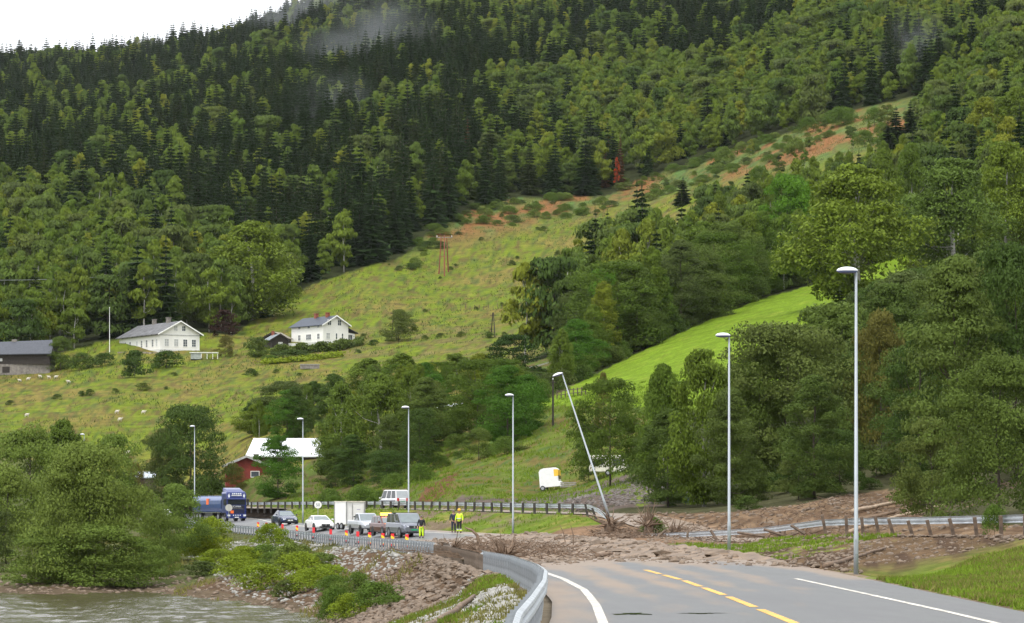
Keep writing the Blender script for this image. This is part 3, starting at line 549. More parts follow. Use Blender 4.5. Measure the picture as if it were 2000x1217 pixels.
def gn_forest(name, label, idx, kinds):
    objs = []
    for k in kinds:
        for c, t, h in PRO[k]: objs.append((c, h))
    # each crown mesh is read from a tree that already stands in the scene
    byme = {o.data.name: o for o in COL.objects if o.type == 'MESH' and o.name.startswith('crown')}
    objs = [(byme[c.name], h) for c, h in objs if c.name in byme]; n = len(objs)
    me = bpy.data.meshes.new(name); me.vertices.add(len(idx)); me.vertices.foreach_set('co', np.stack([S[idx, 0], S[idx, 1], Sz[idx]], -1).astype(np.float32).ravel())
    var = rng.integers(0, n, len(idx)); hs_ = np.array([h for _, h in objs])[var]; sc = Hh[idx] / hs_
    a = me.attributes.new('var', 'INT', 'POINT'); a.data.foreach_set('value', var.astype(np.int32))
    a = me.attributes.new('scl', 'FLOAT_VECTOR', 'POINT'); w = sc * rng.uniform(.95, 1.35, len(idx)); a.data.foreach_set('vector', np.stack([w, w, sc], -1).astype(np.float32).ravel())
    a = me.attributes.new('rot', 'FLOAT_VECTOR', 'POINT'); a.data.foreach_set('vector', np.stack([0 * w, 0 * w, rng.random(len(idx)) * 6.28], -1).astype(np.float32).ravel())
    o = link(name, me); o['label'] = label; struct(o, 'stuff')
    ng = bpy.data.node_groups.new(name, 'GeometryNodeTree'); ng.interface.new_socket('Geometry', in_out='INPUT', socket_type='NodeSocketGeometry'); ng.interface.new_socket('Geometry', in_out='OUTPUT', socket_type='NodeSocketGeometry')
    N = ng.nodes.new; L = ng.links.new; gi = N('NodeGroupInput'); go = N('NodeGroupOutput'); jn = N('GeometryNodeJoinGeometry')
    def attr(nm, dt): x = N('GeometryNodeInputNamedAttribute'); x.data_type = dt; x.inputs[0].default_value = nm; return x.outputs[0]
    va = attr('var', 'INT'); sa = attr('scl', 'FLOAT_VECTOR'); ra = attr('rot', 'FLOAT_VECTOR')
    for k, (ob, h) in enumerate(objs):
        cmp = N('FunctionNodeCompare'); cmp.data_type = 'INT'; cmp.operation = 'EQUAL'; L(va, cmp.inputs[2]); cmp.inputs[3].default_value = k
        ip = N('GeometryNodeInstanceOnPoints'); oi = N('GeometryNodeObjectInfo'); oi.transform_space = 'ORIGINAL'; oi.inputs['Object'].default_value = ob; oi.inputs['As Instance'].default_value = True
        L(gi.outputs[0], ip.inputs['Points']); L(cmp.outputs[0], ip.inputs['Selection']); L(oi.outputs['Geometry'], ip.inputs['Instance']); L(ra, ip.inputs['Rotation']); L(sa, ip.inputs['Scale']); L(ip.outputs[0], jn.inputs[0])
    L(jn.outputs[0], go.inputs[0]); md = o.modifiers.new('forest', 'NODES'); md.node_group = ng; return o
rest = np.array([i for i in range(len(S)) if i not in selS and i not in selB and not dead[i]])
gn_forest('spruce_forest', 'dense dark spruces of the mountainside standing behind the nearer ones', rest[isS[rest]], ['spruce'])
gn_forest('birch_forest', 'green birches and alders of the mountainside standing behind the nearer ones', rest[~isS[rest]], ['birch', 'alder'])
for i in np.nonzero(dead & inframe)[0][:14]:
    tree('dead_spruce', 'dead_spruce', 'rust brown dying spruce among the dark spruces above the pasture', 'tree', (S[i, 0], S[i, 1], Sz[i]), Hh[i], 1, 'rust brown dying spruces', int(i))
print('forest', len(S), 'spruce', isS.sum())
#PART3
# ------------------------------------------------------------------ single trees and bushes nearer by
T = tree_img
def tt(kind, label, px_, ytop, Y, w, cat='tree', name=None, group=None, v=None):
    T(kind, name or {'spruce': 'spruce_tree', 'spruce_hi': 'spruce_tree', 'pine': 'pine_tree'}.get(kind, 'shrub' if 'shrub' in kind else ('birch_tree' if 'birch' in kind else ('willow_tree' if 'willow' in kind else ('maple_tree' if 'maple' in kind else 'broadleaf_tree')))), label, cat, px_, ytop, Y, w, group, v)
# river bank on the left
tt('willow_hi', 'huge dark willow overhanging the river at the water edge', 172, 872, 236, 235)
tt('willow_mid', 'pale feathery willow between the huge willow and the blue truck', 345, 948, 262, 125)
tt('willow_mid', 'low willow bush at the right foot of the huge willow', 312, 985, 246, 90)
tt('willow_mid', 'olive willow at the left margin beside the huge willow', 12, 905, 262, 150)
tt('willow_mid', 'tall olive willow behind the huge willow, at its left', 60, 830, 330, 170)
tt('birch_hi', 'thin birch rising behind the top of the huge willow', 122, 820, 360, 120)
tt('willow_mid', 'grey green willow behind the right shoulder of the huge willow', 225, 852, 330, 130)
tt('alder_low', 'dark bush under the left side of the huge willow', -25, 980, 250, 120)
tt('dark_hi', 'dark round tree behind the lamp left of the truck', 372, 795, 440, 150)
tt('dark_hi', 'smaller dark tree left of the dark round tree by the truck', 318, 838, 445, 95)
tt('olive_low', 'brownish bush beside the grey roof left of the truck', 262, 905, 430, 60, 'bush', 'bush')
shr = [('shrub_yellow', 'yellow green shrub nearest the truck on the stony bank', 430, 1052, 256, 90), ('shrub_green', 'green shrub behind the yellow shrubs below the blue sedan', 495, 1048, 262, 80), ('shrub_yellow', 'broad yellow shrub on the shingle above the river', 465, 1066, 232, 120), ('shrub_green', 'green upright shrub in the middle of the bank', 545, 1058, 226, 95), ('shrub_yellow', 'bright yellow shrub below the white sports car', 585, 1060, 214, 110), ('shrub_willow', 'grey green shrub at the right end of the tall shrubs', 628, 1060, 215, 80), ('shrub_yellow', 'yellow shrub reaching down to the river shingle', 600, 1092, 200, 90), ('shrub_dark', 'dark low shrub at the water edge under the yellow shrubs', 560, 1112, 200, 80), ('shrub_green', 'small green shrub at the shingle near the river bend', 650, 1105, 192, 80),
       ('shrub_dark', 'dark shrub at the foot of the pale willow', 395, 1075, 240, 90), ('shrub_green', 'green shrub hiding the end of the steel guardrail', 400, 1040, 300, 70), ('shrub_green', 'leafy shrub at the bottom edge, left of the brown stones', 735, 1128, 150, 120), ('shrub_yellow', 'yellow green shrub below the brown stones', 690, 1150, 158, 100), ('shrub_green', 'low leafy shrub at the lower margin beside the river', 770, 1150, 140, 95), ('shrub_green', 'small shrub between river and brown stones', 700, 1108, 180, 70), ('shrub_willow', 'low grey shrub in front of the yellow shrubs', 660, 1130, 176, 90), ('shrub_willow', 'tall loose grey green shrub in the middle of the shrub belt', 570, 1042, 222, 100), ('shrub_green', 'tall green shrub between the pale and the yellow shrubs', 520, 1045, 240, 100), ('shrub_yellow', 'wide yellow green shrub low above the shingle', 510, 1085, 212, 120), ('shrub_yellow', 'yellow green shrub left of the leafy shrub at the river', 640, 1085, 196, 110), ('shrub_green', 'green shrub at the lower margin beside the shingle', 655, 1140, 160, 80)]
for k, l, x, y, Y, w in shr: tt(k, l, x, y + (22 if Y > 180 else 14), Y, w * .85, 'shrub')
for x, yt_, Y_, w_, l_ in ((95, 1030, 234, 150, 'low willow branches touching the water under the left of the huge willow'), (185, 1020, 233, 170, 'low willow branches touching the water under the middle of the huge willow'), (262, 1050, 235, 120, 'low willow branches touching the water under the right of the huge willow')): tt('willow_mid', l_, x, yt_, Y_, w_, 'bush', 'bush')
# middle
mid = [('green_low', 'bright green tree beside the red house', 543, 852, 425, 98), ('birch_hi', 'large birch with yellowing top behind the fifth lamp', 742, 728, 430, 125), ('birch_tall', 'dark slender birch left of the large yellowing birch', 665, 745, 440, 90), ('birch_hi', 'birch touching the end of the white metal roof', 655, 790, 452, 60), ('dark_hi', 'pale grey green tree above the white metal roof', 555, 745, 545, 130), ('birch_hi', 'thin pale birch above the red house', 500, 790, 540, 80), ('birch_hi', 'birch behind the large yellowing birch', 785, 690, 560, 100), ('dark_hi', 'dark tree right of the large yellowing birch', 838, 745, 440, 90), ('birch_tall', 'green tree in the hollow below the A-frame pole', 892, 690, 575, 75),
       ('pine', 'dark pine crown below the A-frame pole', 1003, 655, 520, 120), ('birch_hi', 'tree left of the dark pine crown', 940, 690, 560, 80), ('dark_hi', 'dark round tree right of the dark pine crown', 1050, 720, 540, 85), ('alder_low', 'dark bush below the hidden red hut', 880, 815, 440, 110), ('alder_low', 'round hazel bush above the gravel mound', 935, 838, 400, 80), ('dark_hi', 'dark tree beside the fourth lamp head', 985, 770, 430, 100), ('alder_low', 'bush on the slope left of the fourth lamp', 915, 790, 470, 90), ('dark_hi', 'dark tree behind the fifth lamp pole', 820, 800, 405, 80), ('dark_tall', 'dark tree between the red house and the large birch', 690, 850, 420, 90), ('dark_hi', 'dark tree at the roadside behind the box trailer', 655, 872, 425, 70), ('dark_hi', 'low dark tree at the foot of the large yellowing birch', 755, 880, 402, 90), ('olive_low', 'bush beside the lower left of the red house', 455, 905, 450, 70), ('birch_hi', 'birch in the middle of the tree row under the pasture', 720, 700, 590, 90), ('dark_hi', 'round tree on the pasture edge left of the middle birch', 610, 750, 560, 80), ('alder_low', 'low brown green bush beside the gravel mound top', 1010, 870, 395, 70),
       ('alder_low', 'thicket bush under the dark pine crown', 1040, 775, 470, 80), ('alder_low', 'thicket bush left of the wooden pole', 985, 830, 415, 70),
       ('elm_hi', 'round leafy tree with forked trunk beside the leaning lamp', 1192, 742, 305, 165), ('olive_low', 'bare topped bush above the forked tree', 1178, 728, 395, 40), ('dark_hi', 'dark tree left of the forked tree', 1150, 830, 330, 55),
       ('birch_hi', 'slender green tree right of the forked tree', 1295, 712, 262, 115), ('dark_tall', 'low leafy tree standing at the mud edge', 1305, 800, 255, 130), ('birch_hi', 'tall slender tree left of the second lamp', 1375, 678, 250, 140), ('dark_tall', 'dark tree directly behind the second lamp', 1425, 760, 245, 125)]
for k, l, x, y, Y, w in mid: tt(k, l, x, y, Y, w, 'bush' if k in ('alder_low', 'olive_low') else 'tree', 'bush' if k in ('alder_low', 'olive_low') else None)
for n in range(50):
    x = random.uniform(480, 1050); Y = random.uniform(405, 575); p = at(x, Y); yb_ = rowof(p.z, Y)
    if x < 640 and Y < 500: continue
    if 860 < x < 905 and Y < 500: continue
    top_lim = np.interp(x, [480, 560, 720, 1000, 1050], [790, 760, 715, 700, 760]); H = min(random.uniform(5, 12), (yb_ - top_lim) / F * Y)
    if H < 3: continue
    k = random.choice(['birch_tall', 'dark_tall', 'birch_hi', 'birch_hi', 'elm_hi', 'green_low']); w = 'left of the large yellowing birch' if x < 740 else ('behind the fifth lamp' if x < 880 else 'around the dark pine crown')
    tree(k, 'broadleaf_tree', f"{'taller' if H > 8 else 'lower'} {'pale birch' if 'birch' in k else 'leafy tree'} {w} in the wooded hollow", 'tree', p, H, 1.15, 'trees of the wooded hollow below the pasture')
# big trees on the right
rt_ = [('dark_hi', 'grey green tree right of the second lamp', 1482, 690, 262, 160), ('dark_tall', 'leafy green tree between second lamp and tallest lamp', 1590, 735, 232, 150), ('dark_hi', 'tree at the lower corner of the bright field', 1545, 660, 330, 150), ('olive_low', 'brown dead-leaved tree right of the tallest lamp', 1720, 610, 262, 170), ('dark_tall', 'dense dark tree behind the tallest lamp', 1665, 690, 268, 140), ('dark_tall', 'huge dark green tree near the end of the mud', 1870, 505, 200, 260), ('dark_hi', 'huge green tree at the right margin', 1985, 480, 205, 240), ('dark_hi', 'nearest leafy tree overhanging the right guardrail', 1950, 700, 172, 240), ('alder_low', 'low tree in front of the huge dark tree', 1820, 820, 186, 150), ('dark_tall', 'dark tree left of the huge dark tree', 1795, 640, 225, 150), ('dark_hi', 'undergrowth tree left of the dark gap behind the tallest lamp', 1640, 840, 238, 110), ('alder_low', 'low bush beside the mud under the dead-leaved tree', 1560, 890, 236, 120), ('alder_low', 'bush at the mud edge right of the second lamp', 1470, 900, 246, 100),
       ('dark_hi', 'tree above the lower corner of the bright field', 1640, 600, 400, 130), ('dark_hi', 'leafy tree under the weeping birch', 1740, 560, 430, 150), ('dark_hi', 'leafy tree right of the weeping birch foot', 1830, 520, 420, 120),
       ('birch_hi', 'great weeping birch with white limbs above the tallest lamp', 1672, 318, 540, 250), ('birch_hi', 'great birch on the right with pale trunk', 1862, 305, 560, 200), ('birch_hi', 'birch with visible white trunk at the right margin', 1965, 275, 580, 150), ('maple_hi', 'round fresh green maple left of the weeping birch', 1540, 345, 690, 140), ('birch_hi', 'grey green birch left of the round maple', 1440, 428, 640, 110), ('birch_hi', 'birch in the belt above the bright field', 1375, 430, 640, 110), ('birch_hi', 'yellowish birch top behind the weeping birch', 1725, 292, 690, 90), ('birch_hi', 'pointed yellow birch between the two great birches', 1778, 280, 700, 80),
       ('spruce_hi', 'spruce among the birches above the weeping birch', 1640, 560, 380, 90), ('birch_hi', 'birch on the skyline side of the right margin', 1925, 190, 850, 110), ('birch_hi', 'birch top at the right margin above the great birch', 1985, 170, 820, 100), ('maple_hi', 'green round tree at the left end of the belt', 1185, 522, 640, 85), ('dark_hi', 'dark tree at the lower left end of the belt', 1130, 570, 640, 100), ('birch_tall', 'slender birch with pale stem in the belt', 1235, 535, 630, 70), ('dark_hi', 'dark tree left of the belt foot', 1105, 660, 560, 70), ('dark_hi', 'dark tree at the belt foot above the field corner', 1150, 650, 545, 80)]
for k, l, x, y, Y, w in rt_: tt(k, l, x, y, Y, w, 'bush' if k == 'alder_low' else 'tree', 'bush' if k == 'alder_low' else None)
for n in range(46):
    x = 1045 + n * 11.5 + random.uniform(-4, 4); yb = np.interp(x, [1030, 1180, 1350, 1480, 1575], [797, 719, 637, 582, 556]) - random.random() * 8; p = hit(x, yb)
    tree(random.choice(['shrub_dark', 'shrub_green']), 'bush', f"{'low' if n % 2 else 'rounded'} bush along the top edge of the bright field", 'bush', p, random.uniform(1.5, 4), 1.1, 'bushes along the upper edge of the bright field')
names = ['dark tree', 'slender tree', 'broad tree', 'low tree']
for n in range(26):      # belt along the upper edge of the bright field
    x = 1085 + n * 20 + random.uniform(-8, 8); yb = np.interp(x, [1030, 1180, 1350, 1480, 1575], [800, 722, 640, 585, 552]) - 2 - random.random() * 12
    p = hit(x, yb); Y = p.y; H = random.uniform(11, 18) * (.7 if x < 1160 else 1); k = random.choice(['dark_hi', 'birch_hi', 'birch_tall', 'dark_tall', 'elm_hi', 'birch_hi', 'green_low'])
    w = ['at the lowest end', 'left of the middle', 'in the middle', 'right of the middle', 'at the upper end'][min(4, n // 5)]
    tree(k, 'broadleaf_tree', f"{'tall' if H > 14 else 'small'} {'birch' if 'birch' in k else 'leafy tree'} {w} of the belt by the field", 'tree', p, H, 1.15, 'trees of the belt bordering the bright field')
for n in range(60):      # wood on the right, behind the roadside trees
    x = 1440 + random.random() * 590; Y = random.uniform(235, 640); p = at(x, Y); 
    if inpoly([x], [rowof(p.z, Y)], FIELD)[0]: continue
    if x < 1520 + (Y - 235) * .40: continue
    H = min(random.uniform(8, 14), (rowof(p.z, Y) - np.interp(x, [1480, 1600, 1700, 1800, 2000], [660, 590, 560, 520, 480])) / F * Y)
    if H < 3: continue
    k = random.choice(['dark_hi', 'birch_hi', 'dark_tall', 'dark_hi', 'alder_low'])
    w = 'behind the tallest lamp' if x < 1760 else 'behind the huge dark tree'; d = 'near the mud' if Y < 340 else ('halfway back' if Y < 480 else 'far back')
    tree(k, 'broadleaf_tree', f"{'taller' if H > 11 else 'lower'} {'birch' if 'birch' in k else 'leafy tree'} {d} {w}", 'tree', p, H, 1.1, 'trees of the wood on the right')
# farm trees
farm = [('alder_low', 'round yellow green tree right of the dark barn', 118, 658, 780, 62), ('shrub_dark', 'round dark bush below the long white farmhouse', 263, 686, 740, 62), ('shrub_dark', 'dark bush beside the farmhouse garden', 325, 686, 768, 66), ('shrub_dark', 'dark bush right of the yellow green tree', 160, 690, 775, 55), ('shrub_dark', 'dark bush under the flagpole', 205, 690, 775, 50), ('olive_low', 'brown bush right of the greenhouse', 440, 656, 790, 42), ('shrub_dark', 'dark bush left of the small dark huts', 503, 660, 780, 60), ('copper', 'copper beech right of the farmhouse', 440, 606, 850, 60), ('birch_hi', 'great birch standing at the wood edge above the farm', 490, 432, 905, 180), ('birch_hi', 'yellow birch left of the great birch', 345, 508, 930, 90), ('birch_hi', 'second crown of the great birch group', 430, 470, 915, 110), ('olive_low', 'rusty crown behind the farmhouse', 250, 580, 870, 70), ('shrub_dark', 'wide bush on the bank below the two-storey house', 570, 684, 770, 90), ('shrub_green', 'small bush left of the wide bank bush', 528, 695, 765, 40), ('alder_low', 'tree behind the farmhouse gable', 400, 585, 880, 90), ('alder_low', 'green tree behind the left end of the farmhouse', 190, 610, 880, 80), ('birch_hi', 'light green birch behind the barn', 60, 590, 880, 90)]
for k, l, x, y, Y, w in farm: tt(k, l, x, y, Y, w, 'bush' if 'shrub' in k else 'tree', 'bush' if 'shrub' in k else 'garden_tree')
for x, yt in ((1750, 205), (1778, 195), (1735, 235), (1800, 230), (1765, 250), (1835, 215), (1850, 225)):
    T('spruce', 'spruce_tree', 'pointed spruce of the dark cluster on the ridge of the right-hand wood', 'tree', x, yt, 1040 + random.random() * 60, 34, 'dark spruce cluster of the right-hand wood')
T('rowan', 'rowan_tree', 'small bright red rowan at the edge of the upper wood', 'tree', 1204, 308, 1268, 14)
T('spruce', 'spruce_tree', 'lone little spruce on the bracken slope', 'tree', 1334, 345, 1120, 34)
for n in range(64):
    x = 1365 + n * 7.2 + random.uniform(-6, 6); Y = random.uniform(780, 960); p = at(x, Y); yt = np.interp(x, [1370, 1450, 1560, 1700, 1830], [352, 318, 300, 278, 235]) + random.random() * 50; H = (rowof(p.z, Y) - yt) / F * Y
    if not 4 < H < 19: continue
    k = random.choice(['birch', 'birch_hi', 'birch_tall', 'alder']); tree(k, 'birch_tree', f"{'tall' if H > 13 else 'young'} {'pale' if 'birch' in k else 'round green'} tree below the bracken strip, {'left' if x < 1500 else 'right'} of the round maple", 'tree', p, H, .95, 'trees lining the lower edge of the bracken strip')
for n in range(36):
    x = random.uniform(1400, 1830); y = np.interp(x, [1400, 1500, 1640, 1830], [312, 285, 235, 195]) + random.random() * 75; p = hit(x, y)
    if p.y > 2000: continue
    H = random.uniform(2.5, 7); tree(random.choice(['birch', 'alder', 'shrub_green', 'shrub_willow']), 'sapling', f"{'low' if H < 4.5 else 'slim'} sapling growing on the high bracken strip", 'sapling', p, H, 1.2, 'saplings on the high bracken strip')
# apple tree with umbrella crown by the pole
p = hit(778, 668); tree('alder_low', 'apple_tree', 'wide umbrella-shaped tree beside the A-frame pole on the pasture', 'tree', p, 8, 1.1)
# low bushes scattered over the pasture
bl = [(20, 792), (112, 783), (160, 775), (175, 774), (225, 768), (280, 763), (325, 762), (340, 735), (300, 1000), (490, 735), (540, 730), (500, 700), (585, 735), (780, 530), (1000, 520), (1040, 515), (1010, 505), (1050, 450), (1062, 452), (890, 520), (940, 470), (980, 425), (900, 440), (760, 520), (820, 470), (1060, 540), (1090, 500), (830, 610), (930, 605), (980, 600), (1050, 600), (760, 660), (830, 664), (900, 660), (955, 662), (985, 655), (1060, 640), (860, 660), (280, 868), (310, 862), (650, 745), (690, 735), (1130, 490), (1180, 470), (1160, 400), (1080, 400), (1250, 330), (1350, 330), (1450, 300), (1540, 290), (1600, 260), (860, 545), (880, 528), (700, 690), (730, 675), (710, 660)]
for x, y in bl:
    p = hit(x, y); H = random.uniform(.7, 1.8)
    if p.y > 3000: continue
    land = 'below the farmhouse' if x < 450 else ('below the two-storey house' if x < 700 and y > 640 else ('round the red pylon' if x < 950 and y < 560 else ('on the rough upper pasture' if y < 560 else 'near the A-frame poles')))
    tree('shrub_dark', 'bush', f"{'low' if H < 1.2 else 'rounded'} dark green bush {land}", 'bush', p, H, 1.0 + random.random() * .6, 'bushes scattered over the pasture')
for n in range(150):     # scrub at the wood edge and rough pasture
    x = random.uniform(800, 1640); y = np.interp(x, [790, 850, 940, 1100, 1250, 1400, 1640], [500, 445, 402, 385, 352, 305, 222]) + random.random() ** 1.5 * 45 + 3
    p = hit(x, y)
    if p.y > 2500: continue
    H = random.uniform(.8, 3.0); w = 'above the red pylon' if x < 950 else ('under the dying spruces' if x < 1120 else ('under the red rowan' if x < 1300 else 'on the high bracken strip'))
    tree(random.choice(['shrub_dark', 'shrub_green', 'shrub_willow']), 'scrub_bush', f"{'tiny' if H < 1.2 else ('small' if H < 1.9 else ('rounded' if H < 2.5 else 'larger'))} scrub bush {w} at the wood edge", 'bush', p, H, 1.3 + random.random(), 'scrub along the wood edge')
for n in range(70):      # undergrowth round the roadside wood and the river bank
    r = n % 3
    if r == 0: x = random.uniform(1440, 2000); Y = random.uniform(205, 255); w = 'under the roadside wood at the mud'
    elif r == 1: x = random.uniform(600, 1050); Y = random.uniform(345, 480); w = 'on the slope behind the side road'
    else: x = random.uniform(380, 680); Y = random.uniform(235, 300); w = 'on the bank below the queue of vehicles'
    p = at(x, Y)
    if inpoly([x], [rowof(p.z, Y)], [(1190, 1020), (1240, 1003), (1430, 1000), (1560, 986), (1640, 968), (1720, 958), (1785, 955), (1800, 1060), (1200, 1060)])[0]: continue
    if r == 2 and p.x > float(XL(Y)) - 2.5: continue
    if r == 1 and p.x > 0 and Y < 360: continue
    H = random.uniform(.8, 2.2)
    tree(['shrub_dark', 'shrub_green', 'shrub_yellow'][r], 'bush', f"{'low' if H < 1.5 else 'waist-high'} leafy bush {w}", 'bush', p, H, 1.4, 'undergrowth bushes')
# hedge below the two-storey house
def hedge(name, label, pts, h, w, m, n):
    V = []; Q = []; pts = [Vector(p) for p in pts]; P = []
    for k in range(n):
        t = random.random() * (len(pts) - 1); i = int(t); a = pts[i].lerp(pts[i + 1], t - i); P.append((a.x + random.gauss(0, w * .3), a.y + random.gauss(0, w * .3), a.z + h * random.random() ** .7 * (.8 + .35 * math.sin(a.x * 1.3))))
    P = np.array(P); V, Q = quads_at(P, unit(rng.normal(size=(n, 3)) + np.array([0, -.4, .7])), .22)
    return tag(link(name, mkmesh(name, V, Q, m)), label, 'hedge')
hedge('hedge', 'long dark hedge along the front of the two-storey white house', [hit(535, 694), hit(600, 690), hit(660, 686), hit(705, 674)], 2.3, 2.2, LD, 7000)
hedge('ivy_bank', 'yellow green overgrown bank under the hedge', [hit(520, 712), hit(600, 705), hit(660, 696)], 1.0, 4, LY, 4000)

# ------------------------------------------------------------------ grass tufts and weeds
def tufts(name, label, pts, h, m, nb=4):
    P = np.asarray(pts, float); n = len(P); rep = np.repeat(P, nb, 0); k = len(rep); a = rng.random(k) * 6.28; hh = h * (.5 + rng.random(k)); w = hh * .12 + .012
    off = rng.normal(size=(k, 2)) * h * .35; b = rep.copy(); b[:, 0] += off[:, 0]; b[:, 1] += off[:, 1]; b[:, 2] -= .03
    dx = np.cos(a) * w; dy = np.sin(a) * w; ln = rng.normal(size=(k, 2)) * hh[:, None] * .35
    V = np.stack([np.stack([b[:, 0] - dx, b[:, 1] - dy, b[:, 2]], -1), np.stack([b[:, 0] + dx, b[:, 1] + dy, b[:, 2]], -1), np.stack([b[:, 0] + ln[:, 0], b[:, 1] + ln[:, 1], b[:, 2] + hh], -1)], 1).reshape(-1, 3)
    o = link(name, mkmesh(name, V, np.arange(3 * k).reshape(-1, 3), m)); o['label'] = label; return struct(o, 'stuff')
def scatter(n, xr, yr, cond):
    X = rng.uniform(*xr, n); Y = rng.uniform(*yr, n); k = cond(X, Y); X = X[k]; Y = Y[k]; return np.stack([X, Y, ground(X, Y, True, False)], -1)
LG = leafmat('grass_blades', [(.14, .21, .02), (.15, .22, .024)], tr=.3, nscale=.25); LGD = leafmat('dry_grass_blades', [(.17, .16, .05), (.18, .17, .05)], tr=.3, nscale=.3)
between = lambda X, Y: (X > XR(Y) + .3) & (X < XL2(Y) - .2)
def clump(X, Y, s, th): return fbm(X * .5, Y * .3, s) > th
tufts('verge_grass', 'bright grass on the verge between the road and the right guardrail', scatter(60000, (9, 24), (52, 128), lambda X, Y: between(X, Y) & ((X - XR(Y) > (Y - 96) * .35) & (Y < 112) | (Y < 98))), .12, LG, 3)
tufts('verge_grass', 'withered blades mixed into the right verge', scatter(44000, (9, 24), (52, 128), lambda X, Y: between(X, Y) & clump(X, Y, 61, .5) & ((X - XR(Y) > (Y - 96) * .35) & (Y < 112) | (Y < 98))), .13, LGD, 3)
tufts('verge_grass', 'patchy grass on the muddy embankment under the broken guardrail', scatter(9000, (0, 19), (134, 175), lambda X, Y: between(X, Y) & clump(X, Y, 55, .55)), .16, LG, 4)
tufts('verge_grass', 'grass on the embankment between the main road and the side road', scatter(26000, (-60, 8), (228, 470), lambda X, Y: between(X, Y) & clump(X, Y, 56, .42)), .2, LG, 3)
tufts('bank_grass', 'grass growing on the river bank beside the steel guardrail', scatter(15000, (-7, .6), (50, 112), lambda X, Y: (X < XL(Y) - .3) & (X > XL(Y) - 6) & clump(X, Y, 57, .47) & (fbm(X * .35 + Y * .02, Y * .12 - X * .2, 91) < .53)), .14, LG, 4)
tufts('bank_grass', 'dry blades between the pale stones beside the steel guardrail', scatter(15000, (-8, .6), (50, 118), lambda X, Y: (X < XL(Y) - .3) & (X > XL(Y) - 7) & clump(X, Y, 62, .5)), .13, LGD, 3)
tufts('bank_grass', 'dry grass growing on the river bank below the vehicles', scatter(26000, (-46, -4), (175, 340), lambda X, Y: (X < XL(Y) - .4) & (X > XL(Y) - 14) & clump(X, Y, 58, .5) & (fbm(X * .3, Y * .1, 92) < .42)), .3, LGD, 3)
tufts('slope_grass', 'long rough grass on the slope behind the side road', scatter(30000, (-30, 24), (275, 460), lambda X, Y: (X > XL2(Y) + 6.5) & clump(X, Y, 59, .5)), .3, LG, 3)
tufts('pasture_tussocks', 'rough green tussocks all over the pasture', scatter(60000, (-170, 130), (500, 1300), lambda X, Y: (fbm(X * .1, Y * .04, 77) > .5) & inpoly(CX + X / Y * F, HY - (ground(X, Y) - CH) / Y * F, MEADOW)), .5, leafmat('tussock_green', [(.06, .095, .018), (.065, .10, .02)], .2), 2)
tufts('pasture_tussocks', 'withered brown tussocks all over the pasture', scatter(26000, (-170, 130), (500, 1300), lambda X, Y: (fbm(X * .13, Y * .05, 78) > .52) & inpoly(CX + X / Y * F, HY - (ground(X, Y) - CH) / Y * F, MEADOW)), .32, leafmat('tussock_brown', [(.13, .10, .035), (.14, .11, .04)], .2), 2)
#PART4
# ------------------------------------------------------------------ guardrails
ST = mat('galvanised_steel', (.52, .55, .58), .38, .7, var=.18, scale=2.5); STP = mat('galvanised_post', (.27, .29, .31), .55, .5, var=.3, scale=5); STM = mat('muddy_steel', (.17, .13, .10), .7, .1, var=.4, scale=3)
WP = mat('dark_wood_post', (.045, .040, .035), .85, var=.35, scale=4); WPM = mat('muddy_wood_post', (.12, .085, .06), .85, var=.4, scale=4)
PROF = [(0, .44), (.07, .47), (.085, .51), (.07, .55), (.01, .585), (.01, .615), (.07, .65), (.085, .69), (.07, .73), (0, .76)]
def sweep(name, pts, prof_, m, parent, close=.008, side=1):
    b = MB(); P = [Vector(p) for p in pts]; n = len(prof_); V = []
    for i, p in enumerate(P):
        d = P[min(i + 1, len(P) - 1)] - P[max(i - 1, 0)]; d.z = 0; d.normalize(); r = Vector((d.y, -d.x, 0)) * side
        V += [p + r * u + Vector((0, 0, w)) for u, w in prof_] + [p + r * (u - close) + Vector((0, 0, w)) for u, w in reversed(prof_)]
    k = 2 * n; Fs = [(i * k + j, i * k + (j + 1) % k, (i + 1) * k + (j + 1) % k, (i + 1) * k + j) for i in range(len(P) - 1) for j in range(k)] + [tuple(range(k)), tuple((len(P) - 1) * k + j for j in range(k))[::-1]]
    b.add(V, Fs); return b.obj(name, m, parent, smooth=False)
g = thing('guardrail', 'long curved galvanised steel guardrail between the road and the river bank', 'guardrail', (0, 0, 0))
Yr = np.arange(30, 420, 2.0)
sweep('rail_beam', [(float(XL(y)) + .04, y, CH - float(HL(y))) for y in np.arange(30, 136, 1.0)], PROF, ST, g)
sweep('rail_beam', [(float(XL(y)) + .04, y, CH - float(HL(y)) + (-.12 if y < 170 else 0)) for y in np.arange(137, 182, 1.5)], PROF, STM, g)['label'] = 'mud-covered stretch of the rail'
sweep('rail_beam', [(float(XL(y)) + .04, y, CH - float(HL(y))) for y in np.arange(182.5, 420, 2.0)], PROF, ST, g)
pm = MB().box(-.035, .035, -.06, -.053, -.7, .74).box(-.035, .035, .053, .06, -.7, .74).box(-.035, -.028, -.053, .053, -.7, .74).mesh('post', STP)
pmm = MB().box(-.035, .035, -.06, -.053, -.7, .70).box(-.035, .035, .053, .06, -.7, .70).box(-.035, -.028, -.053, .053, -.7, .70).mesh('post', STM)
y = 31.0
while y < 418:
    a = math.atan2(float(XL(y + 1) - XL(y - 1)), 2); link('post', pmm if 131 < y < 181 else pm, g, (float(XL(y)) - .04, y, CH - float(HL(y)) - (.1 if 131 < y < 181 else 0)), (random.gauss(0, .01), random.gauss(0, .01), -a + PI / 2)); y += 1.7
bl_ = MB()
for yb in np.arange(31, 130, 2.0): bl_.cyl((float(XL(yb)) + .13, yb, CH - float(HL(yb)) + .69), (1, 0, 0), .014, .02, 6)
